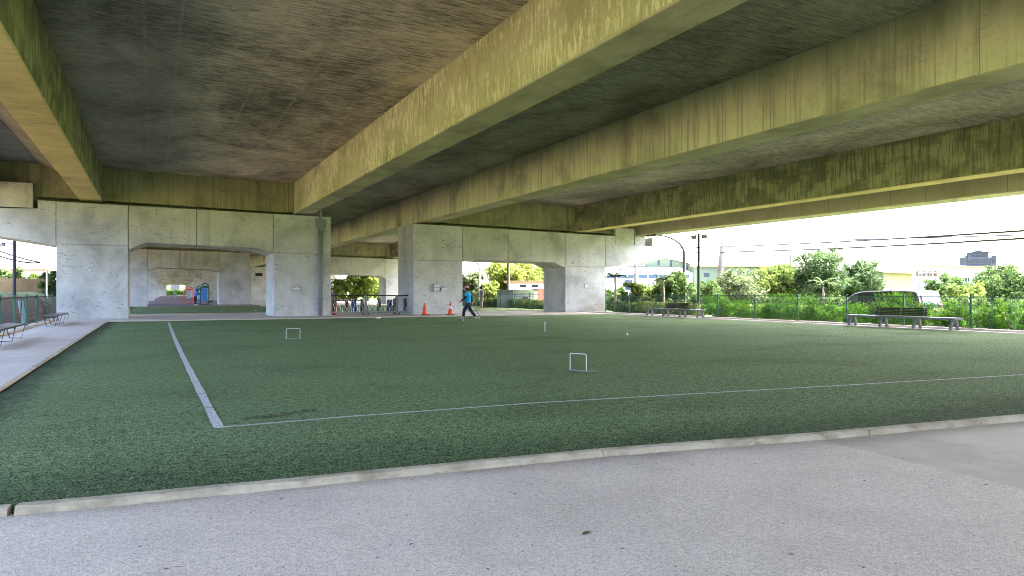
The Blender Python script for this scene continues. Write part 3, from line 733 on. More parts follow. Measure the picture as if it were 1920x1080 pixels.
bp = empty('litter_bin', (9.62, YP + 1.5, .004), 0, 'dark red bin behind the barrier at the drainpipe column', 'bin')
mb = MB(); mb.lathe((.15, 0, 0), [(.2, 0), (.24, .75), (.22, .78)], 14); mb.build('bin_body', 'red', bp)
mb = MB(); mb.lathe((.15, 0, .78), [(.255, 0), (.24, .06), (.1, .12)], 14); mb.build('bin_lid', 'bench_dark', bp)

# ================================================================= PEOPLE
def skinmesh(name, verts, edges, radii, mat, parent, sub=2, root=0):
    me = bpy.data.meshes.new(name); me.from_pydata([tuple(v) for v in verts], edges, [])
    o = link(name, me, mat, parent)
    sk = o.modifiers.new('skin', 'SKIN'); sk.use_smooth_shade = True
    for i, r in enumerate(radii):
        q = r if isinstance(r, tuple) else (r, r); me.skin_vertices[0].data[i].radius = q
        me.skin_vertices[0].data[i].use_root = (i == root)
    su = o.modifiers.new('subsurf', 'SUBSURF'); su.levels = sub; su.render_levels = sub
    return o
class Sk:
    def __init__(s): s.v = []; s.e = []; s.r = []
    def add(s, p, r, frm=None):
        s.v.append(Vector(p)); s.r.append(r)
        if frm is not None: s.e.append((frm, len(s.v) - 1))
        return len(s.v) - 1
    def chain(s, frm, pts):
        for p, r in pts: frm = s.add(p, r, frm)
        return frm
def person(loc, rz, J, top, bottom, sleeves, shoe, label, hat=None, hair='hair', scale=1.0, long_sleeve=True):
    """local frame: facing +Y, feet at z=0; J holds joint positions"""
    root = empty('person', loc, rz, label, 'person'); root.scale = (scale,) * 3
    V = {k: Vector(v) for k, v in J.items()}
    b = Sk(); pel = b.add(V['pelvis'], (.10, .085))
    ch = b.chain(pel, [(V['pelvis'].lerp(V['chest'], .5), (.10, .08)), (V['chest'], (.12, .09))])
    nk = b.chain(ch, [(V['neck'], .05), (V['head'] + Vector((0, .0, -.085)), .055)])
    hd = b.chain(nk, [(V['head'] + Vector((0, .012, -.03)), (.07, .08)), (V['head'] + Vector((0, 0, .045)), (.076, .092)), (V['head'] + Vector((0, -.01, .1)), (.05, .06))])
    for s in ('L', 'R'):
        sg = -1 if s == 'L' else 1
        wr = b.chain(ch, [(V['sh' + s], .052), (V['el' + s], .038), (V['wr' + s], .026)])
        d = (V['wr' + s] - V['el' + s]).normalized(); side = d.cross(Vector((1, 0, 0))).normalized()
        pm = b.chain(wr, [(V['wr' + s] + d * .05, (.036, .018)), (V['wr' + s] + d * .085, (.038, .016))])
        for q, (o_, l_) in enumerate(((-.03, .055), (-.01, .068), (.01, .063), (.028, .048))):
            f0 = V['wr' + s] + d * .095 + side * o_
            b.chain(pm, [(f0, .010), (f0 + d * l_ * .6 + Vector((-sg * .01, 0, 0)), .009), (f0 + d * l_ * .9 + Vector((-sg * .028, 0, 0)), .008)])
        t0 = V['wr' + s] + d * .035 - side * .035
        b.chain(wr, [(t0, .011), (t0 + d * .03 - side * .015, .010)])
        ft = b.chain(pel, [(V['hip' + s], .085), (V['kn' + s], .058), (V['an' + s], .038)])
        b.chain(ft, [(V['toe' + s], (.042, .03))])
    skinmesh('body', b.v, b.e, b.r, 'skin', root)
    # shirt
    c = Sk(); p0 = c.add(V['pelvis'] + Vector((0, 0, -.10)), (.195, .155))
    chv = c.chain(p0, [(V['pelvis'].lerp(V['chest'], .5), (.18, .142)), (V['chest'], (.185, .14)), (V['chest'].lerp(V['neck'], .6), (.10, .085)), (V['neck'] + Vector((0, 0, -.015)), .066)])
    for s in ('L', 'R'):
        e = V['sh' + s].lerp(V['el' + s], .75)
        c.chain(2, [(V['sh' + s], .088), (e, .078)])
    skinmesh('shirt', c.v, c.e, c.r, top, root)
    if long_sleeve:
        for s in ('L', 'R'):
            k = Sk(); k0 = k.add(V['sh' + s].lerp(V['el' + s], .5), .066)
            k.chain(k0, [(V['el' + s], .058), (V['wr' + s].lerp(V['el' + s], -.12), .042)])
            skinmesh('sleeve', k.v, k.e, k.r, sleeves, root)
    t = Sk(); p0 = t.add(V['pelvis'] + Vector((0, 0, .05)), (.165, .13)); p1 = t.add(V['pelvis'] + Vector((0, 0, -.04)), (.17, .14), p0)
    for s in ('L', 'R'):
        t.chain(p1, [(V['hip' + s] + Vector((0, 0, -.08)), .115), (V['kn' + s], .092), (V['an' + s] + Vector((0, 0, .03)), .075)])
    skinmesh('trousers', t.v, t.e, t.r, bottom, root)
    for s in ('L', 'R'):
        k = Sk(); a = V['an' + s]; to = V['toe' + s]; dr = (to - a); dr.z = 0; dr.normalize()
        k0 = k.add(a - dr * .04 + Vector((0, 0, -.035)), (.045, .04)); k.chain(k0, [(a.lerp(to, .45) + Vector((0, 0, -.02)), (.05, .042)), (to + dr * .02, (.044, .03))])
        skinmesh('shoe', k.v, k.e, k.r, shoe, root)
    hp = V['head']
    mb = MB(); mb.ball(hp + Vector((0, -.018, .03)), .1, 14, 10, (.92, 1.06, 1.1)); mb.build('hair', hair, root, smooth=True)
    mb = MB()
    for sx in (-.033, .033): mb.ball(hp + Vector((sx, .082, .012)), .011, 8, 6)
    mb.build('eyes', 'black', root)
    mb = MB(); mb.ball(hp + Vector((0, .1, -.018)), .017, 8, 6, (.8, 1, 1.5)); mb.build('nose', 'skin', root, smooth=True)
    if hat:
        mb = MB(); mb.lathe(hp + Vector((0, -.012, .055)), [(.112, 0), (.116, .03), (.10, .085), (.06, .115), (.0, .122)], 16)
        h_ = mb.build('cap', hat, root, smooth=True)
        mb = MB(); mb.prism([(-.095, .06), (.095, .06), (.085, .15), (.04, .19), (-.04, .19), (-.085, .15)], 0, .012, 'z')
        o = mb.build('visor', hat, h_); o.location = hp + Vector((0, 0, .05)); o.rotation_euler.x = R(-10)
    return root
# walking woman: stride along +Y
Jw = dict(pelvis=(0, 0, .88), chest=(0, .05, 1.24), neck=(0, .07, 1.42), head=(0, .11, 1.53),
          shL=(-.17, .05, 1.34), elL=(-.22, .17, 1.09), wrL=(-.2, .36, .93), shR=(.17, .03, 1.34), elR=(.24, -.13, 1.12), wrR=(.24, -.16, .88),
          hipL=(-.09, 0, .84), knL=(-.1, .22, .48), anL=(-.1, .26, .09), toeL=(-.1, .44, .035),
          hipR=(.09, 0, .84), knR=(.1, -.08, .46), anR=(.1, -.36, .10), toeR=(.1, -.2, .04))
rz_left = math.atan2(-(-CS), SN)            # local +Y turned to image left
wloc = Vector((14.45, 34.15, 0))
person(wloc, rz_left, Jw, 'shirt_blue', 'navy', 'dark_cloth', 'grey_cloth', 'woman in bright blue shirt, dark trousers and pink cap walking left with a mallet', 'pink', 'hair', 1.0)
ml = empty('gateball_mallet', wloc, rz_left, 'thin dark mallet trailing from the walking woman right hand', 'mallet')
mb = MB(); mb.tube([(.24, -.15, .86), (.25, -.28, .5), (.26, -.62, .07)], .011, 6); mb.build('shaft', 'bench_dark', ml)
mb = MB(); mb.obox((.26, -.64, .045), (.045, .15, .045), (0, 0, R(20))); mb.build('mallet_head', 'steel_grey', ml, .008)
Js = dict(pelvis=(0, 0, .92), chest=(0, .0, 1.29), neck=(0, .02, 1.47), head=(0, .05, 1.58),
          shL=(-.19, 0, 1.40), elL=(-.24, .0, 1.13), wrL=(-.14, .2, 1.0), shR=(.19, 0, 1.40), elR=(.24, -.02, 1.13), wrR=(.16, .18, .98),
          hipL=(-.09, 0, .88), knL=(-.1, .03, .5), anL=(-.1, 0, .09), toeL=(-.11, .16, .035),
          hipR=(.09, 0, .88), knR=(.11, .02, .5), anR=(.12, -.02, .09), toeR=(.14, .14, .035))
person(at(903, 55.3, .01), rz_left + R(25), Js, 'grey_cloth', 'khaki', 'grey_cloth', 'white', 'man in grey shirt, khaki trousers and black cap standing in the right pier opening', 'dark_cloth', 'hair', 1.04, False)
Jp = dict(Js); Jp.update(chest=(0, .12, 1.24), neck=(0, .2, 1.40), head=(0, .26, 1.50), shL=(-.19, .14, 1.34), shR=(.19, .14, 1.34), elL=(-.24, .3, 1.12), wrL=(-.14, .5, 1.1), elR=(.24, .3, 1.12), wrR=(.16, .5, 1.1),
          anL=(-.16, .2, .09), toeL=(-.16, .36, .035), anR=(.16, -.2, .09), toeR=(.17, -.04, .035))
person(at(366, 74, .01), R(-60), Jp, 'blue', 'dark_cloth', 'blue', 'white', 'person in blue top and dark trousers leaning at the green exercise machine', None, 'hair', 1.0)
Jsit = dict(Js)
person((10.25, 46.8, .004), R(180), Js, 'grey_cloth', 'navy', 'grey_cloth', 'black', 'white haired person half hidden behind the drainpipe column and barrier', None, 'hair_white', .88)

# ================================================================= FITNESS AREA beyond the left pier
def station(loc, rz, frame, panel, label, w=1.0, h=2.3):
    root = empty('exercise_machine', loc, rz, label, 'exercise machine', 'exercise machines under the viaduct')
    for s in (-1, 1):
        mb = MB(); mb.tube([(s * w / 2, 0, 0), (s * w / 2, 0, h * .8), (s * w / 2 * .75, 0, h * .93), (0, 0, h)], .06, 8); mb.build('upright', frame, root)
    mb = MB(); mb.box(-w * .3, w * .3, -.05, .05, .5, h * .75); mb.build('panel', panel, root, .03)
    mb = MB(); mb.box(-w * .36, w * .36, -.06, .06, h * .76, h * .88); mb.build('header', frame, root, .02)
    for z in (.45, 1.25):
        mb = MB(); mb.tube([(-w * .9, .0, z), (w * .9, .0, z)], .035, 6)
        mb.tube([(w * .9, 0, z), (w * .9, -.2, z + .1)], .03, 6); mb.build('handlebar', 'blue', root)
    mb = MB(); mb.box(-w * .55, w * .55, -.3, .3, 0, .08); mb.build('base', frame, root, .02)
    mb = MB(); mb.lathe((w * .8, -.1, .3), [(.2, 0), (.22, .05), (.2, .1)], 12); mb.build('pedal_seat', 'black', root)
    return root
station(at(384, 77, .01), R(-25), 'green_dk', 'blue', 'dark green arched exercise machine with blue panel beside the person in blue', .85, 2.3)
station(at(354, 95, -.02), R(-20), 'red', 'wall_grey', 'red topped exercise machine left of the person in blue', 1.0, 2.1)
station(at(373, 86, -.02), R(-20), 'blue', 'lightblue', 'blue exercise machine directly behind the person in blue', .7, 2.1)
sp = empty('sign_post', at(328, 112, -.02), R(-20), 'small square sign on a thin post left of the exercise machines', 'sign post')
mb = MB(); mb.tube([(0, 0, 0), (0, 0, 2.0)], .05, 8); mb.build('post', 'steel_grey', sp)
mb = MB(); mb.box(-.6, .6, -.04, .04, 1.75, 2.5); mb.build('sign_panel', 'sign_face', sp, .02)
# planter block and rail right of the second left pier
pl = empty('planter', (10.7, 72, .01), R(0), 'low white planter block in front of the second left pier', 'planter')
mb = MB(); mb.box(-1.6, .2, 0, .6, 0, .5); mb.build('planter_wall', 'walk', pl, .03)
mb = MB(); mb.lathe((.7, .2, 0), [(.38, 0), (.45, .35), (.47, .6), (.40, .6)], 14); mb.build('round_pot', 'white', pl)
mb = MB(); mb.box(1.2, 2.1, 0, .5, .2, .75); mb.build('red_box', 'red', pl, .02)
hr = empty('handrail', (11.2, 76, 0), 0, 'grey ramp handrail beyond the left pier opening', 'handrail')
for i in range(5):
    mb = MB(); mb.tube([(i * .55, 0, 0), (i * .55, 0, 1.9)], .035, 6); mb.build('post', 'steel_grey', hr)
mb = MB()
for z in (1.9, 1.1): mb.tube([(0, 0, z), (2.2, 0, z)], .035, 6)
mb.build('rail', 'steel_dark', hr)
fl = empty('wall_lamp', (10.1 + .4, 85.7, 3.35), 0, 'small dark floodlight fixed on the second left pier', 'lamp')
mb = MB(); mb.obox((.1, -.25, 0), (.75, .3, .3), (R(20), 0, 0)); mb.build('lamp_head', 'steel_dark', fl, .03)
mb = MB(); mb.box(-.3, -.2, -.2, .2, -.06, .06); mb.build('bracket', 'steel_grey', fl)

# ================================================================= PLANTS
def leaf_cloud(rng, centers, n_per, spread, size, up=0.3, aspect=.45, squash=.8):
    c = np.repeat(centers, n_per, 0); N = len(c)
    p = c + rng.normal(0, 1, (N, 3)) * spread * np.array([1, 1, squash])
    d = rng.normal(0, 1, (N, 3)); d[:, 2] += up; d /= np.linalg.norm(d, axis=1)[:, None]
    e = np.cross(d, rng.normal(0, 1, (N, 3))); e /= np.linalg.norm(e, axis=1)[:, None]
    s = size * rng.uniform(.6, 1.35, (N, 1))
    a = p - d * s; b = p + e * s * aspect; t = p + d * s; q = p - e * s * aspect
    return np.stack([a, b, t, q], 1).reshape(-1, 3)
def cloud_mesh(name, V):
    me = bpy.data.meshes.new(name); n = len(V) // 4
    me.vertices.add(len(V)); me.vertices.foreach_set('co', V.astype(np.float32).ravel())
    me.loops.add(len(V)); me.loops.foreach_set('vertex_index', np.arange(len(V), dtype=np.int32))
    me.polygons.add(n); me.polygons.foreach_set('loop_start', np.arange(0, len(V), 4, dtype=np.int32))
    me.update(calc_edges=True); return me
def crown(rng, h, w, nl=60, n_per=55, base=.3, size=.16, lobes=7):
    """clumps on the shells of several overlapping lobes: uneven outline with gaps"""
    cs = []; zc = h * (base + 1) / 2; zr = h * (1 - base) / 2
    for i in range(lobes):
        t = (i + .5) / lobes; zz = zc + zr * (.78 - 1.5 * t); a = i * 2.4 + rng.uniform(-.5, .5)
        rad = w * .5 * math.sqrt(max(.05, 1 - ((zz - zc) / zr) ** 2)); rr = rad * rng.uniform(.25, .72)
        lc = np.array([math.cos(a) * rr, math.sin(a) * rr, zz]); lr = min(w, zr * 2) * rng.uniform(.20, .30)
        m = max(3, nl // lobes); u = rng.normal(0, 1, (m, 3)); u /= np.linalg.norm(u, axis=1)[:, None]
        cs.append(lc + u * lr * np.array([1, 1, .8]) * rng.uniform(.45, 1.05, (m, 1)))
    cs = np.concatenate(cs); cs[:, 2] = np.clip(cs[:, 2], h * base * .7, h)
    return leaf_cloud(rng, cs, n_per, w * .045, size)
def tree(px, d, top_py, wpx, mat, label, seed, base=.25, bark='bark', z0=-.55, size=None, dens=1.0, group='trees beyond the viaduct', lobes=10):
    rng = np.random.default_rng(seed)
    loc = at(px, d, z0); h = zat(top_py, d) - z0; w = wpx / F * d
    root = empty('tree', loc, 0, label, 'tree', group)
    sz = size or max(.11, d * .0022)
    V = crown(rng, h, w, int(120 * dens), int(60 * dens), base, sz, lobes)
    o = link('crown', cloud_mesh('crown', V), mat, root)
    r = random.Random(seed); mb = MB(); th = h * (base + .25); k = max(.06, w * .03)
    mb.tube([(0, 0, -.05), (r.uniform(-.1, .1), r.uniform(-.1, .1), th * .5), (r.uniform(-.2, .2), r.uniform(-.2, .2), th)], [k * 1.2, k, k * .7], 8)
    for i in range(5):
        a = r.uniform(0, 6.28); z = th * r.uniform(.55, .95); q = w * r.uniform(.2, .36)
        mb.tube([(0, 0, z), (math.cos(a) * q * .5, math.sin(a) * q * .5, z + h * .12), (math.cos(a) * q, math.sin(a) * q, min(h * .92, z + h * r.uniform(.2, .42)))], [k * .55, k * .4, k * .15], 6)
    mb.build('trunk', bark, root)
    return root
T = [(1535, 56, 468, 120, 'leaf_dark', 'tall dark green tree, highest of the trees beyond the right fence', 1, .18, 1.3),
     (1612, 60, 494, 105, 'leaf_dark', 'dark rounded tree standing left of the pale green warehouse corner', 2, .12, 1.2),
     (1458, 57, 499, 105, 'leaf_yellow', 'yellow green tree left of the tallest dark tree', 3, .2, 1.1),
     (1385, 54, 506, 110, 'leaf_pale', 'pale feathery tree right of the leaning concrete pole', 4, .12, .9),
     (1325, 52, 524, 75, 'leaf_mid', 'small green tree between the floodlight pole and the leaning pole', 5, .1, .9),
     (1262, 50, 511, 85, 'leaf_mid', 'mid green tree behind the curved street lamp', 6, .1, 1.0),
     (1188, 50, 528, 55, 'leaf_yellow', 'small light green tree right of the pier column under its arm', 7, .1, .8),
     (1150, 62, 541, 45, 'leaf_mid', 'low bushy tree touching the right pier column', 8, .05, .8),
     (1880, 60, 502, 150, 'leaf_mid', 'broad green tree at the right edge below the far tower', 9, .1, 1.4),
     (1772, 58, 518, 85, 'leaf_mid', 'green tree beneath the raised platform on the right', 10, .1, 1.0),
     (1818, 52, 532, 80, 'leaf_yellow', 'small yellow green tree in front of the broad right tree', 11, .08, .9),
     (1700, 64, 545, 60, 'leaf_pale', 'low pale shrub tree behind the van roof', 12, .08, .6),
     (960, 84, 489, 125, 'leaf_sunny', 'large yellow green tree filling the right pier opening', 13, .1, 1.5),
     (1012, 90, 500, 60, 'leaf_sunny', 'yellow green tree at the right side of the pier opening', 14, .1, 1.0),
     (882, 80, 512, 60, 'leaf_pale', 'pale green tree at the left side of the right pier opening', 15, .05, 1.0),
     (915, 74, 530, 55, 'leaf_sunny', 'low leafy tree behind the standing man', 16, .05, .8),
     (690, 120, 512, 75, 'leaf_sunny', 'sunlit tree seen above the barrier through the far opening', 17, .05, 1.0),
     (645, 118, 518, 75, 'leaf_sunny', 'pale tree above the left barrier panel far behind', 18, .05, .8),
     (1420, 62, 516, 95, 'leaf_pale', 'pale low tree left of the yellow green tree', 22, .06, 1.0),
     (1222, 54, 536, 75, 'leaf_yellow', 'light green bushy tree left of the curved street lamp foot', 23, .04, .9),
     (1345, 60, 531, 80, 'leaf_yellow', 'light green bushy tree at the foot of the leaning pole', 24, .04, .9),
     (1500, 63, 527, 80, 'leaf_pale', 'pale bushy tree filling the gap left of the tallest dark tree', 25, .04, .9),
     (1575, 64, 522, 85, 'leaf_mid', 'mid green tree between the two dark trees', 26, .06, 1.0),
     (1850, 66, 522, 90, 'leaf_mid', 'green tree just left of the broad right edge tree', 27, .06, 1.0),
     (15, 95, 503, 60, 'leaf_mid', 'green tree behind the cream board fence at the left edge', 19, .1, 1.0),
     (62, 98, 512, 50, 'leaf_yellow', 'light green tree behind the cream fence, middle one', 20, .1, 1.0),
     (98, 60, 502, 42, 'leaf_mid', 'green tree beside the left pier and curved white lamp', 21, .1, .9)]
for px, d, ty, wp, m, lb, sd, ba, dn in T: tree(px, d, ty, wp, m, lb, sd, ba, dens=dn)

# low sunny planting and clipped hedge behind the right fence
rng = np.random.default_rng(77)
shrub_meshes = []
for k in range(4):
    n = 42; cs = rng.uniform(-1, 1, (n, 3)) * np.array([.5, .95, .40]) + np.array([0, 0, .52])
    cs[:, 2] += rng.normal(0, .10, n)
    V = leaf_cloud(rng, cs, 60, .10, .075, up=1.0, aspect=.28, squash=1.2)
    tip = rng.uniform(-1, 1, (16, 3)) * np.array([.4, .9, .1]) + np.array([0, 0, 1.05 + .1 * k])
    V2 = leaf_cloud(rng, tip, 34, .085, .075, up=1.6, aspect=.25, squash=1.6)
    V = np.concatenate([V, V2]); V[:, 2] = np.maximum(V[:, 2], .0)
    shrub_meshes.append(cloud_mesh('shrub_leaves', V))
stem = MB()
for i in range(9): stem.tube([(0, 0, 0), (.3 * math.cos(i), .7 * math.sin(i * 1.7), .25), (.35 * math.cos(i + .3), .75 * math.sin(i * 1.7 + .2), .7)], [.03, .016, .008], 5)
sm = None
for i in range(17):
    y = 9.0 + i * 1.62
    if y > 32.5: break
    r = empty('shrub', (28.6 + .25 * math.sin(i * 2.3), y, -.12), R(180) if i % 2 else 0, 'bright green leafy shrub in the row behind the right mesh fence', 'shrub', 'shrub row behind the right fence')
    r.scale = (1, 1, .80 + .10 * math.sin(i * 1.9 + .5))
    me = shrub_meshes[i % 4]
    if not me.materials: link('foliage', me, 'leaf_bright', r)
    else:
        o = bpy.data.objects.new('foliage', me); C.objects.link(o); o.parent = r
    if sm is None: sm = stem.build('stems', 'bark', r)
    else:
        o = sm.copy(); C.objects.link(o); o.parent = r
def hedge(name, x0, x1, y0, y1, h, mat, label, n, size, z0=-.12, cat='hedge'):
    rg = np.random.default_rng(int(abs(x0 * 13 + y0)))
    m = int(n); cs = rg.uniform(0, 1, (m, 3)) * np.array([x1 - x0, y1 - y0, h])
    V = leaf_cloud(rg, cs, 14, .09, size, up=.5); V[:, 2] = np.clip(V[:, 2], 0, h * 1.12)
    o = link(name, cloud_mesh(name, V), mat); o.location = (x0, y0, z0); return tag(o, label, cat, None)
hedge('hedge', 28.2, 29.6, 33.6, 41.5, .78, 'leaf_yellow', 'low clipped yellow green hedge behind the bench near the right pier', 900, .07)
hedge('hedge', 29.9, 31.2, 8, 33, .72, 'leaf_yellow', 'flat topped yellow green hedge behind the shrub row, in front of the van', 1500, .09)
hedge('hedge', 40.5, 42.0, 20, 75, 1.6, 'leaf_mid', 'dark loose hedge across the road behind the trees', 2200, .13, -.55)
hedge('hedge', 28.0, 29.5, 50, 74, .8, 'leaf_yellow', 'sunny low planting behind the fence in the right pier opening', 1500, .1)
hedge('hedge', -8, 14, 330, 334, 2.6, 'leaf_mid', 'far green hedge closing the view at the end of the portal tunnel', 1500, .5, -.55)
def palm(px, d, top, label, seed):
    r = random.Random(seed); loc = at(px, d, -.55); h = zat(top, d) + .55
    root = empty('palm_tree', loc, 0, label, 'palm', 'small palms beyond the right fence')
    mb = MB(); mb.tube([(0, 0, 0), (.05, 0, h * .5), (.0, 0, h * .85)], [.11, .08, .06], 8); mb.build('trunk', 'bark_pale', root)
    V = []
    for i in range(11):
        a = i * 2.4 + r.random(); L = h * .32 * r.uniform(.8, 1.15); lift = r.uniform(.5, 1.6)
        for q in range(16):
            t = (q + 1) / 16; c = Vector((math.cos(a) * L * t, math.sin(a) * L * t, h * .84 + L * (lift * t - 1.0 * t * t)))
            for s in (-1, 1):
                dv = Vector((-math.sin(a) * s + math.cos(a) * .6, math.cos(a) * s + math.sin(a) * .6, -.35)).normalized() * L * .32 * (1.1 - t)
                w = Vector((math.cos(a), math.sin(a), 0)) * .085
                V += [c - w, c + dv * .5 + w, c + dv, c + dv * .5 - w]
    link('fronds', cloud_mesh('fronds', np.array([tuple(v) for v in V])), 'leaf_frond', root); return root
palm(1153, 52, 503, 'small palm with drooping fronds just right of the pier column', 1)
palm(1243, 48, 510, 'small palm with drooping fronds beside the curved street lamp', 2)
palm(1543, 50, 522, 'slender palm in front of the tallest dark tree', 3)

# ================================================================= POLES, LAMPS, CABLES
fp = empty('floodlight_pole', at(1310, 46, -.55), -YAW, 'dark pole with two square floodlights beyond the right fence', 'floodlight pole')
zt_ = zat(438, 46) + .55
mb = MB(); mb.tube([(0, 0, 0), (0, 0, zt_)], [.10, .085], 12); mb.build('pole', 'steel_dark', fp)
mb = MB(); mb.tube([(-.58, 0, zt_ - .08), (.58, 0, zt_ + .06)], .03, 6); mb.build('crossbar', 'steel_dark', fp)
for s in (-1, 1):
    mb = MB(); mb.obox((s * .33, -.12, zt_ - .21 + s * .03), (.36, .10, .27), (R(-12), R(-4), 0)); l = mb.build('lamp_housing', 'steel_dark', fp, .03)
    mb = MB(); mb.obox((s * .33, -.185, zt_ - .215 + s * .03), (.26, .03, .17), (R(-12), R(-4), 0)); mb.build('lens', 'steel_grey', l, .01)
def street_lamp(px, d, top, reach, label, mat='pole_grey', r=.095, shoulder=.82):
    root = empty('street_lamp', at(px, d, -.55), -YAW, label, 'street lamp', 'curved street lamps'); h = zat(top, d) + .55
    pts = [(0, 0, 0), (0, 0, h * shoulder)]
    for i in range(1, 9):
        t = i / 8 * math.pi / 2; pts.append((reach * (1 - math.cos(t)), 0, h * shoulder + h * (1 - shoulder) * math.sin(t)))
    rs = [r * 1.2, r] + [r * (.85 - .06 * i) for i in range(8)]
    mb = MB(); mb.tube(pts, rs, 10); mb.build('pole', mat, root)
    s = 1 if reach > 0 else -1
    mb = MB(); mb.obox((reach + s * .3, 0, h - .02), (.75, .26, .13), (0, R(4 * s), 0)); l = mb.build('lamp_head', mat, root, .04)
    mb = MB(); mb.obox((reach + s * .34, 0, h - .10), (.5, .2, .03), (0, R(4 * s), 0)); mb.build('lens', 'white', l)
    return root
street_lamp(1283, 50, 441, -2.0, 'tall grey curved street lamp between pier arm and floodlight pole', shoulder=.78)
street_lamp(899, 70, 488, -1.1, 'curved street lamp seen through the right pier opening', 'white', .09, .86)
street_lamp(88, 52, 493, .6, 'short white curved lamp in front of the cream fence by the left pier', 'white', .06, .85)
lp = empty('lamp_post', at(27, 42, -.14), -YAW, 'dark straight lamp post behind the left fence', 'lamp post')
mb = MB(); mb.tube([(0, 0, 0), (0, 0, 4.6)], [.10, .085], 10); mb.build('pole', 'steel_dark', lp)
mb = MB(); mb.tube([(0, 0, 4.35), (-.75, 0, 4.36)], .03, 6); mb.build('arm', 'steel_dark', lp)
mb = MB(); mb.obox((-.72, -.05, 4.25), (.4, .16, .14), (R(15), 0, 0)); mb.build('lamp_head', 'steel_grey', lp, .02)
up = empty('utility_pole', at(1344, 55, -.55), -YAW, 'leaning pale concrete utility pole carrying cables', 'utility pole')
mb = MB(); mb.tube([(-.15, 0, -.1), (.62, 0, zat(415, 55) + .55)], [.22, .15], 14); mb.build('pole', 'pole_conc', up, smooth=True)
mb = MB()
for z, t in ((3.2, .215), (4.9, .2), (5.4, .195)): mb.lathe((-.13 + z * .115, 0, z), [(t, 0), (t + .02, .03), (t, .06)], 12)
mb.build('band', 'steel_grey', up)
def utility_small(px, d, top, label):
    root = empty('utility_pole', at(px, d, -.55), -YAW, label, 'utility pole', None); h = zat(top, d) + .55
    mb = MB(); mb.tube([(0, 0, 0), (0, 0, h)], [.18, .13], 10); mb.build('pole', 'pole_conc', root)
    for k, z in enumerate((h - .25, h - .95)):
        mb = MB(); mb.box(-1.1, 1.1, -.05, .05, z - .05, z + .05); a = mb.build('crossarm', 'steel_grey', root)
        mb = MB()
        for x in (-1, -.5, .5, 1): mb.lathe((x, 0, z + .05), [(.05, 0), (.08, .08), (.04, .2)], 8)
        mb.build('insulators', 'wall_grey', a)
    return root
utility_small(1482, 95, 478, 'distant utility pole with crossarms left of the tallest tree')
utility_small(1191, 80, 494, 'distant utility pole under the right pier arm')
utility_small(953, 72, 470, 'pale utility pole standing in the right pier opening')
def cable(p0, p1, sag, r, label):
    n = 24; mb = MB(); P = [Vector(p0).lerp(Vector(p1), i / n) - Vector((0, 0, 4 * sag * (i / n) * (1 - i / n))) for i in range(n + 1)]
    mb.tube([p - P[0] for p in P], r, 5); o = mb.build('cable', 'steel_dark'); o.location = P[0]
    return tag(o, label, 'cable', 'overhead cables')
def P3(px, py, d): return at(px, d, zat(py, d))
cable(P3(1240, 465, 60), P3(2050, 424, 26), .16, .045, 'topmost black overhead cable at upper right')
cable(P3(1360, 452, 56), P3(2050, 436, 27), .08, .034, 'thin middle overhead cable below the topmost one')
cable(P3(1240, 473, 60), P3(2050, 439, 26), .2, .045, 'lowest overhead cable passing the leaning pole')
cable(P3(1800, 411, 40), P3(2050, 402, 26), .05, .028, 'faint high cable alone near the right edge')
cable(P3(-60, 445, 60), P3(75, 492, 70), .25, .06, 'upper drooping cable at the far left')
cable(P3(-60, 452, 60), P3(75, 493, 70), .5, .06, 'lower drooping cable at the far left')

# ================================================================= BUILDINGS
def bld(name, px, d, label, cat='building'):
    return empty(name, at(px, d, -.55), -YAW, label, cat, None)      # local x: image right, local y: away
# pale green gabled factory behind the pier arm
D = 100; k = D / F; X = lambda px, b: (px - b) * k
b0 = bld('factory', 1245, D, 'pale green gabled factory behind the street lamp')
zz = lambda py: zat(py, D) + .55
gw = [(X(1120, 1245), 0), (X(1300, 1245), 0), (X(1300, 1245), zz(498)), (0, zz(484)), (X(1120, 1245), zz(512))]
mb = MB(); mb.prism(gw, 0, 26); mb.build('wall', 'wall_green', b0)
mb = MB(); mb.prism([(X(1112, 1245), zz(514)), (0, zz(484) + .02), (X(1306, 1245), zz(497.5)), (X(1306, 1245), zz(496.5)), (0, zz(482.5)), (X(1112, 1245), zz(512.3))], -.5, 26.4); mb.build('roof', 'wall_grey', b0)
for a, b, t, u in ((1233, 1237, 488, 497), (1256, 1260, 488, 500), (1286, 1290, 497, 508)):
    mb = MB(); mb.box(X(a, 1245), X(b, 1245), -.06, -.004, zz(u), zz(t)); mb.build('window', 'glass', b0)
b1 = bld('long_building', 1210, 92, 'long low white building with a band of bluish windows under the pier arm')
k1 = 92 / F; z1 = lambda py: zat(py, 92) + .55; X1 = lambda px: (px - 1210) * k1
mb = MB(); mb.prism([(0, 0), (0, z1(526)), (-.4, z1(513)), (7, z1(499)), (7, 0)], X1(1105), X1(1298), 'x'); mb.build('wall', 'wall_white', b1)
for i in range(9):
    a = 1118 + i * 19.5; mb = MB(); mb.box(X1(a), X1(a + 17), -.44, -.41, z1(522), z1(515)); w = mb.build('window', 'win_blue', b1)
mb = MB(); mb.box(X1(1172), X1(1186), -.05, -.003, z1(545), z1(525)); mb.build('door', 'win_blue', b1)
for a in (1169, 1213): mb = MB(); mb.box(X1(a), X1(a + 3), -.12, -.002, .0, z1(526)); mb.build('downpipe', 'steel_grey', b1)
b2 = bld('warehouse', 1395, 98, 'long pale green warehouse wall behind the leaning pole and yellow green tree')
k2 = 98 / F; z2 = lambda py: zat(py, 98) + .55; X2 = lambda px: (px - 1395) * k2
mb = MB(); mb.box(X2(1302), X2(1500), 0, 24, 0, z2(501)); mb.build('wall', 'wall_green', b2)
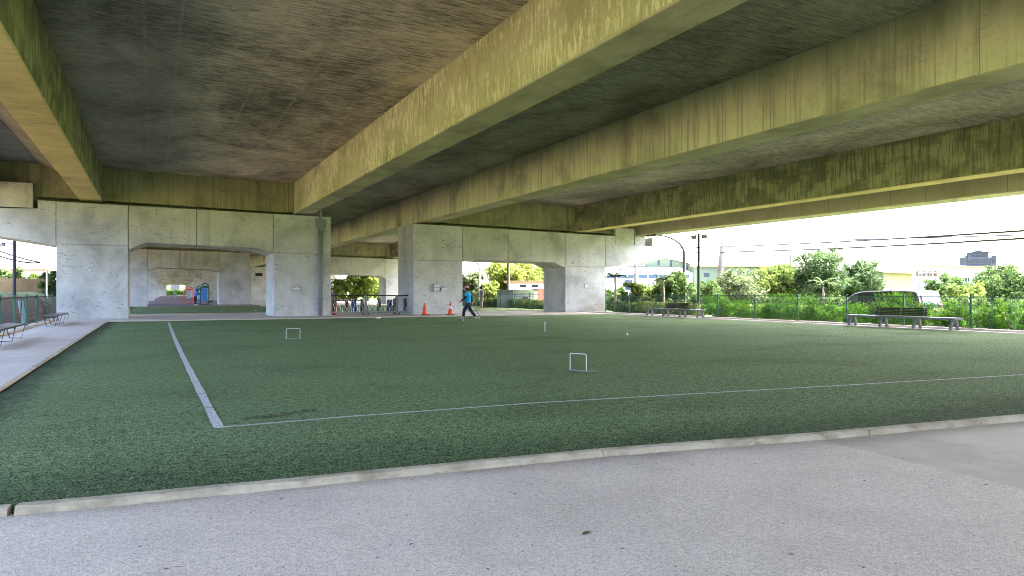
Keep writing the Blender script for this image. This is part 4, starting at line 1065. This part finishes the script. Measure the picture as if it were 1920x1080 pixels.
mb = MB(); mb.box(X2(1300), X2(1502), -.3, 24.3, z2(501) + .004, z2(498)); mb.build('fascia', 'roof_tan', b2)
mb = MB(); mb.prism([(-.3, z2(498) + .004), (12, z2(482)), (24.3, z2(498) + .004)], X2(1300), X2(1502), 'x'); mb.build('roof', 'wall_white', b2)
def vents(root, xs, y, z, s):
    for x in xs:
        for q in (-1, 1):
            mb = MB(); mb.lathe((x + q * s * .9, y, z), [(s * .3, 0), (s * .3, s * .35), (s * .55, s * .5), (s * .6, s * .8), (s * .35, s * 1.05)], 10); mb.build('roof_ventilator', 'glass', root)
vents(b2, [X2(1423), X2(1463), X2(1492)], 12, z2(485.5), .42)
mb = MB(); mb.box(X2(1400), X2(1407), -.05, -.003, z2(512), z2(505)); mb.build('window', 'glass', b2)
mb = MB(); mb.box(X2(1320), X2(1330), -.05, -.003, z2(519), z2(512)); mb.build('window', 'glass', b2)
# white roofed warehouse on the right
d3 = 80; b3 = bld('warehouse', 1740, d3, 'white roofed warehouse with pale green corner and tan eave behind the van')
k3 = d3 / F; z3 = lambda py: zat(py, d3) + .55; X3 = lambda px: (px - 1740) * k3
mb = MB(); mb.prism([(X3(1560), 0), (X3(1655), 0), (X3(1655), z3(511)), (X3(1632), z3(507)), (X3(1560), z3(507))], 0, 20); mb.build('side_wall', 'wall_green', b3)
mb = MB(); mb.box(X3(1655.3), X3(1880), .3, 18, 0, z3(514)); mb.build('wall', 'wall_white', b3)
mb = MB(); mb.box(X3(1655.3), X3(1712), .2, .29, z3(540), z3(512)); mb.build('gable_panel', 'cream', b3)
mb = MB(); mb.prism([(X3(1630), z3(506)), (X3(1657), z3(511) + .01), (X3(1795), z3(516)), (X3(1842), z3(509)), (X3(1838), z3(500)), (X3(1645), z3(494))], -.6, 20.5); mb.build('roof', 'white', b3)
mb = MB(); mb.prism([(X3(1690), z3(499)), (X3(1842), z3(505)), (X3(1835), z3(501)), (X3(1760), z3(499))], -.75, -.61); mb.build('eave_strip', 'roof_tan', b3)
vents(b3, [X3(1633), X3(1669), X3(1698), X3(1732)], 14, z3(493) + .0, .38)
for i in range(5):
    a = 1797 + i * 5.2; mb = MB(); mb.box(X3(a), X3(a + 3), .24, .296, z3(528), z3(521)); mb.build('window', 'glass', b3)
mb = MB(); mb.box(X3(1724), X3(1760), .1, .29, 0, z3(524)); mb.build('porch', 'wall_grey', b3)
# raised platform on a post
pf = bld('platform', 1731, 68, 'raised steel platform with railing on a single post in front of the white warehouse', 'platform')
k4 = 68 / F; z4 = lambda py: zat(py, 68) + .55; X4 = lambda px: (px - 1731) * k4
mb = MB(); mb.tube([(0, 0, 0), (0, 0, z4(522))], .14, 10); mb.build('post', 'white', pf)
mb = MB(); mb.box(X4(1715), X4(1766), -.6, .6, z4(522), z4(520)); mb.box(X4(1718), X4(1764), -.5, .5, z4(519.6), z4(518)); mb.build('deck', 'wall_grey', pf)
mb = MB()
for i in range(8):
    x = X4(1716 + i * 7); mb.tube([(x, -.55, z4(518)), (x, -.55, z4(506))], .03, 5); mb.tube([(x, .55, z4(518)), (x, .55, z4(506))], .03, 5)
for y in (-.55, .55):
    for q in (507, 512): mb.tube([(X4(1716), y, z4(q)), (X4(1765), y, z4(q))], .035, 5)
mb.build('railing', 'steel_grey', pf)
for i in range(4):
    mb = MB(); mb.lathe((X4(1722 + i * 11), 0, z4(518)), [(.2, 0), (.26, .25), (.2, .5), (.05, .55)], 10); mb.build('insulator', 'bark', pf)
# far tower
dt = 420; tw = bld('tower_block', 1837, dt, 'distant grey blue high rise tower with stepped crown above the trees', 'tower')
kt = dt / F; zt0 = lambda py: zat(py, dt) + .55; XT = lambda px: (px - 1837) * kt
mb = MB(); mb.box(XT(1811), XT(1868), 0, 6, 0, zt0(482)); mb.build('lower_block', 'tower', tw)
mb = MB(); mb.box(XT(1823), XT(1856), 1, 5.5, zt0(482) + .01, zt0(474)); mb.build('upper_block', 'tower', tw)
mb = MB(); mb.prism([(XT(1821), zt0(474) + .02), (XT(1858), zt0(474) + .02), (XT(1852), zt0(471)), (XT(1846), zt0(472)), (XT(1836), zt0(468.5)), (XT(1825), zt0(472))], .5, 6); mb.build('roof', 'tower_win', tw)
for i in range(4):
    mb = MB(); x = XT((1811.5, 1816, 1862, 1867)[i]); mb.box(x - .5, x + .5, -.3, .8, zt0(482) - 2, zt0(479)); mb.build('pinnacle', 'tower', tw)
for r_ in range(4):
    for c_ in range(9):
        mb = MB(); x = XT(1813 + c_ * 6); z = zt0(486 + r_ * 4.2); mb.box(x, x + 1.1, -.12, -.01, z - .7, z); mb.build('window', 'tower_win', tw)
for c_ in range(5):
    mb = MB(); x = XT(1825 + c_ * 6.4); z = zt0(477.5); mb.box(x, x + 1.2, .88, .99, z - .9, z); mb.build('window', 'tower_win', tw)
# shed and red wall seen in the right pier opening
ds = 64; sh = bld('shed', 960, ds, 'grey shed with flat lean-to roof and white shutter in the right pier opening')
ks = ds / F; zs_ = lambda py: zat(py, ds) + .55; XS = lambda px: (px - 960) * ks
mb = MB(); mb.box(XS(932), XS(962), 0, 3, 0, zs_(545)); mb.build('side_wall', 'wall_grey', sh)
mb = MB(); mb.box(XS(962.3), XS(1008), .1, 3, 0, zs_(545)); mb.build('front_wall', 'wall_white', sh)
mb = MB(); mb.obox((XS(969), 1.5, zs_(543.8)), ((1014 - 929) * ks, 4, .10), (0, R(-.6), 0)); mb.build('roof', 'steel_grey', sh)
mb = MB(); mb.box(XS(966), XS(1002), .04, .09, 0.1, zs_(550)); d_ = mb.build('shutter', 'sign_face', sh)
mb = MB()
for i in range(7): mb.box(XS(966), XS(1002), .025, .038, .3 + i * .24, .33 + i * .24)
mb.build('shutter_rib', 'steel_grey', d_)
mb = MB(); mb.box(XS(980), XS(991), .0, .024, zs_(566), zs_(556)); mb.build('notice', 'ink', sh)
rw = bld('brick_wall', 1015, 66, 'red wall panel behind the shed at the right of the pier opening', 'wall')
mb = MB(); mb.box(-.7, 1.2, 0, .3, 0, zat(541, 66) + .55); mb.build('wall_face', 'brick', rw)
mb = MB(); mb.box(-.75, 1.25, -.05, .35, zat(541, 66) + .555, zat(541, 66) + .65); mb.build('coping', 'wall_white', rw)
hb = bld('long_building', 985, 78, 'low white house with brown strip roof behind the shed')
mb = MB(); mb.box(-2, 6, 0, 6, 0, zat(531, 78) + .55); mb.build('wall', 'wall_white', hb)
mb = MB(); mb.box(-2.3, 6.3, -.3, 6.3, zat(531, 78) + .555, zat(528, 78) + .65); mb.build('roof', 'roof_tan', hb)
for i in range(3): mb = MB(); mb.box(-.6 + i * 1.3, .1 + i * 1.3, -.05, -.004, zat(539, 78) + .55, zat(534, 78) + .55); mb.build('window', 'glass', hb)
# left side: cream board fence and earth mound
bf = empty('board_fence', at(-60, 62, -.14), 0, 'tall cream vertical board fence beyond the left walkway', 'fence')
A = at(-60, 62); B = at(112, 74); v = B - A; n = 46; h_ = zat(521, 66) + .14
ang = math.atan2(v.y, v.x); bf.rotation_euler.z = ang; L = v.length
mb = MB(); rr = random.Random(3)
for i in range(n): mb.box(L * i / n + .01, L * (i + 1) / n - .01, rr.uniform(-.02, .02), .06, 0, h_ + rr.uniform(-.05, .05))
mb.build('boards', 'cream', bf)
mb = MB(); mb.box(0, L, .07, .13, .5, .62); mb.box(0, L, .07, .13, h_ - .5, h_ - .38); mb.build('rail', 'bark', bf)
wb = bld('low_house', 58, 115, 'low house roof above the trees at far left')
mb = MB(); mb.box(-3, 3, 0, 6, 0, zat(508, 115) + .55); mb.build('wall', 'wall_white', wb)
mb = MB(); mb.prism([(-3.5, zat(508, 115) + .56), (3.5, zat(508, 115) + .56), (2.8, zat(505, 115) + .6), (-2.8, zat(505, 115) + .6)], -.5, 6.5); mb.build('roof', 'roof_tan', wb)
mb = MB(); mb.box(-2.7, -1.2, .5, 2, zat(505, 115) + .6, zat(502, 115) + .6); mb.build('chimney', 'wall_grey', wb)
# earth mound behind the left fence
mb = MB(); rr = random.Random(9); rows = []
for i in range(34):
    y = 10 + i * 1.7; hh = .55 + .9 * min(1, max(0, (y - 16) / 26)); row = []
    for j, (x, q) in enumerate(((-5.0, 0), (-5.8, .35), (-6.8, .8), (-8.2, 1), (-10, .95), (-12.5, .6), (-16, 0))):
        row.append(mb.bm.verts.new((x + rr.uniform(-.2, .2), y, -.16 + hh * q * rr.uniform(.9, 1.1))))
    rows.append(row)
for a, b in zip(rows, rows[1:]):
    for j in range(6): mb.bm.faces.new((a[j], b[j], b[j + 1], a[j + 1]))
struct(mb.build('earth_mound', 'dirt', smooth=True))
tb = empty('tarp_board', (-5.2, 38.2, -.1), 0, 'light blue board leaning behind the left fence', 'board')
mb = MB(); mb.obox((0, 0, .62), (.04, 1.2, 1.0), (0, R(-8), 0)); mb.build('panel', 'lightblue', tb)
mb = MB(); mb.tube([(-.02, -.6, 0), (.06, -.6, 1.15)], .025, 6); mb.tube([(-.02, .6, 0), (.06, .6, 1.15)], .025, 6); mb.build('stake', 'bark', tb)

# ================================================================= VAN
vn = empty('van', (34.2, 23.2, -.53), R(2), 'dark van with pale silver rear parked behind the shrub row', 'van')
prof = [(0.06, .32), (0, .8), (.03, 1.2), (.22, 1.86), (.45, 1.97), (1.6, 2.02), (3.2, 1.96), (3.7, 1.86), (4.55, 1.28), (5.0, 1.1), (5.12, .7), (5.05, .34)]
mb = MB(); mb.prism(prof, 0, 1.85, 'x'); mb.build('body', 'car', vn, .06)
mb = MB(); mb.prism([(0.0, .85), (.0, 1.25), (.19, 1.87), (.30, 1.96), (1.15, 2.0), (1.15, 1.78), (.95, 1.0), (.85, .85)], -.012, 1.862, 'x'); mb.build('rear_panel', 'car_silver', vn, .02)
mb = MB(); mb.obox((.92, .06, 1.52), (1.4, .03, .52), (R(-17), 0, 0)); mb.build('rear_window', 'win_blue', vn, .02)
for side, x in ((-1, -.02), (1, 1.87)):
    for a, b, c, d in ((1.3, 2.35, 1.3, 2.3), (2.45, 3.35, 2.45, 3.3)):
        mb = MB(); mb.prism([(a, 1.22), (b, 1.22), (d, 1.80), (c + .05, 1.84)], x - .008, x + .008, 'x'); mb.build('side_window', 'glass', vn)
    mb = MB(); mb.prism([(3.45, 1.22), (4.3, 1.22), (3.62, 1.76), (3.45, 1.78)], x - .008, x + .008, 'x'); mb.build('side_window', 'win_blue', vn)
    mb = MB(); mb.box(x - .012 * 1, x + .012, 2.36, 2.40, .5, 1.8); mb.build('door_seam', 'black', vn)
    for y in (.95, 4.1):
        mb = MB(); mb.tube([(x - .04 * 1, y, .33), (x - side * .2, y, .33)], .33, 20); w = mb.build('wheel', 'black', vn)
        mb = MB(); mb.tube([(x + side * .045, y, .33), (x + side * .02, y, .33)], .2, 14); mb.build('rim', 'steel_grey', w)
    mb = MB(); mb.box(x - .03, x + .03, .02, .10, .95, 1.35); mb.build('tail_lamp', 'red', vn)
    mb = MB(); mb.obox((x + side * .12, 3.75, 1.3), (.2, .12, .2)); mb.build('mirror', 'car', vn, .03)
mb = MB(); mb.prism([(3.78, 1.80), (4.5, 1.30), (4.53, 1.33), (3.81, 1.83)], .15, 1.7, 'x'); mb.build('windscreen', 'glass', vn)
mb = MB(); mb.box(.04, 1.81, -.05, .0, .36, .6); mb.build('bumper', 'black', vn, .02)
mb = MB(); mb.box(.66, 1.18, -.02, -.005, .66, .80); mb.build('number_plate', 'white', vn)
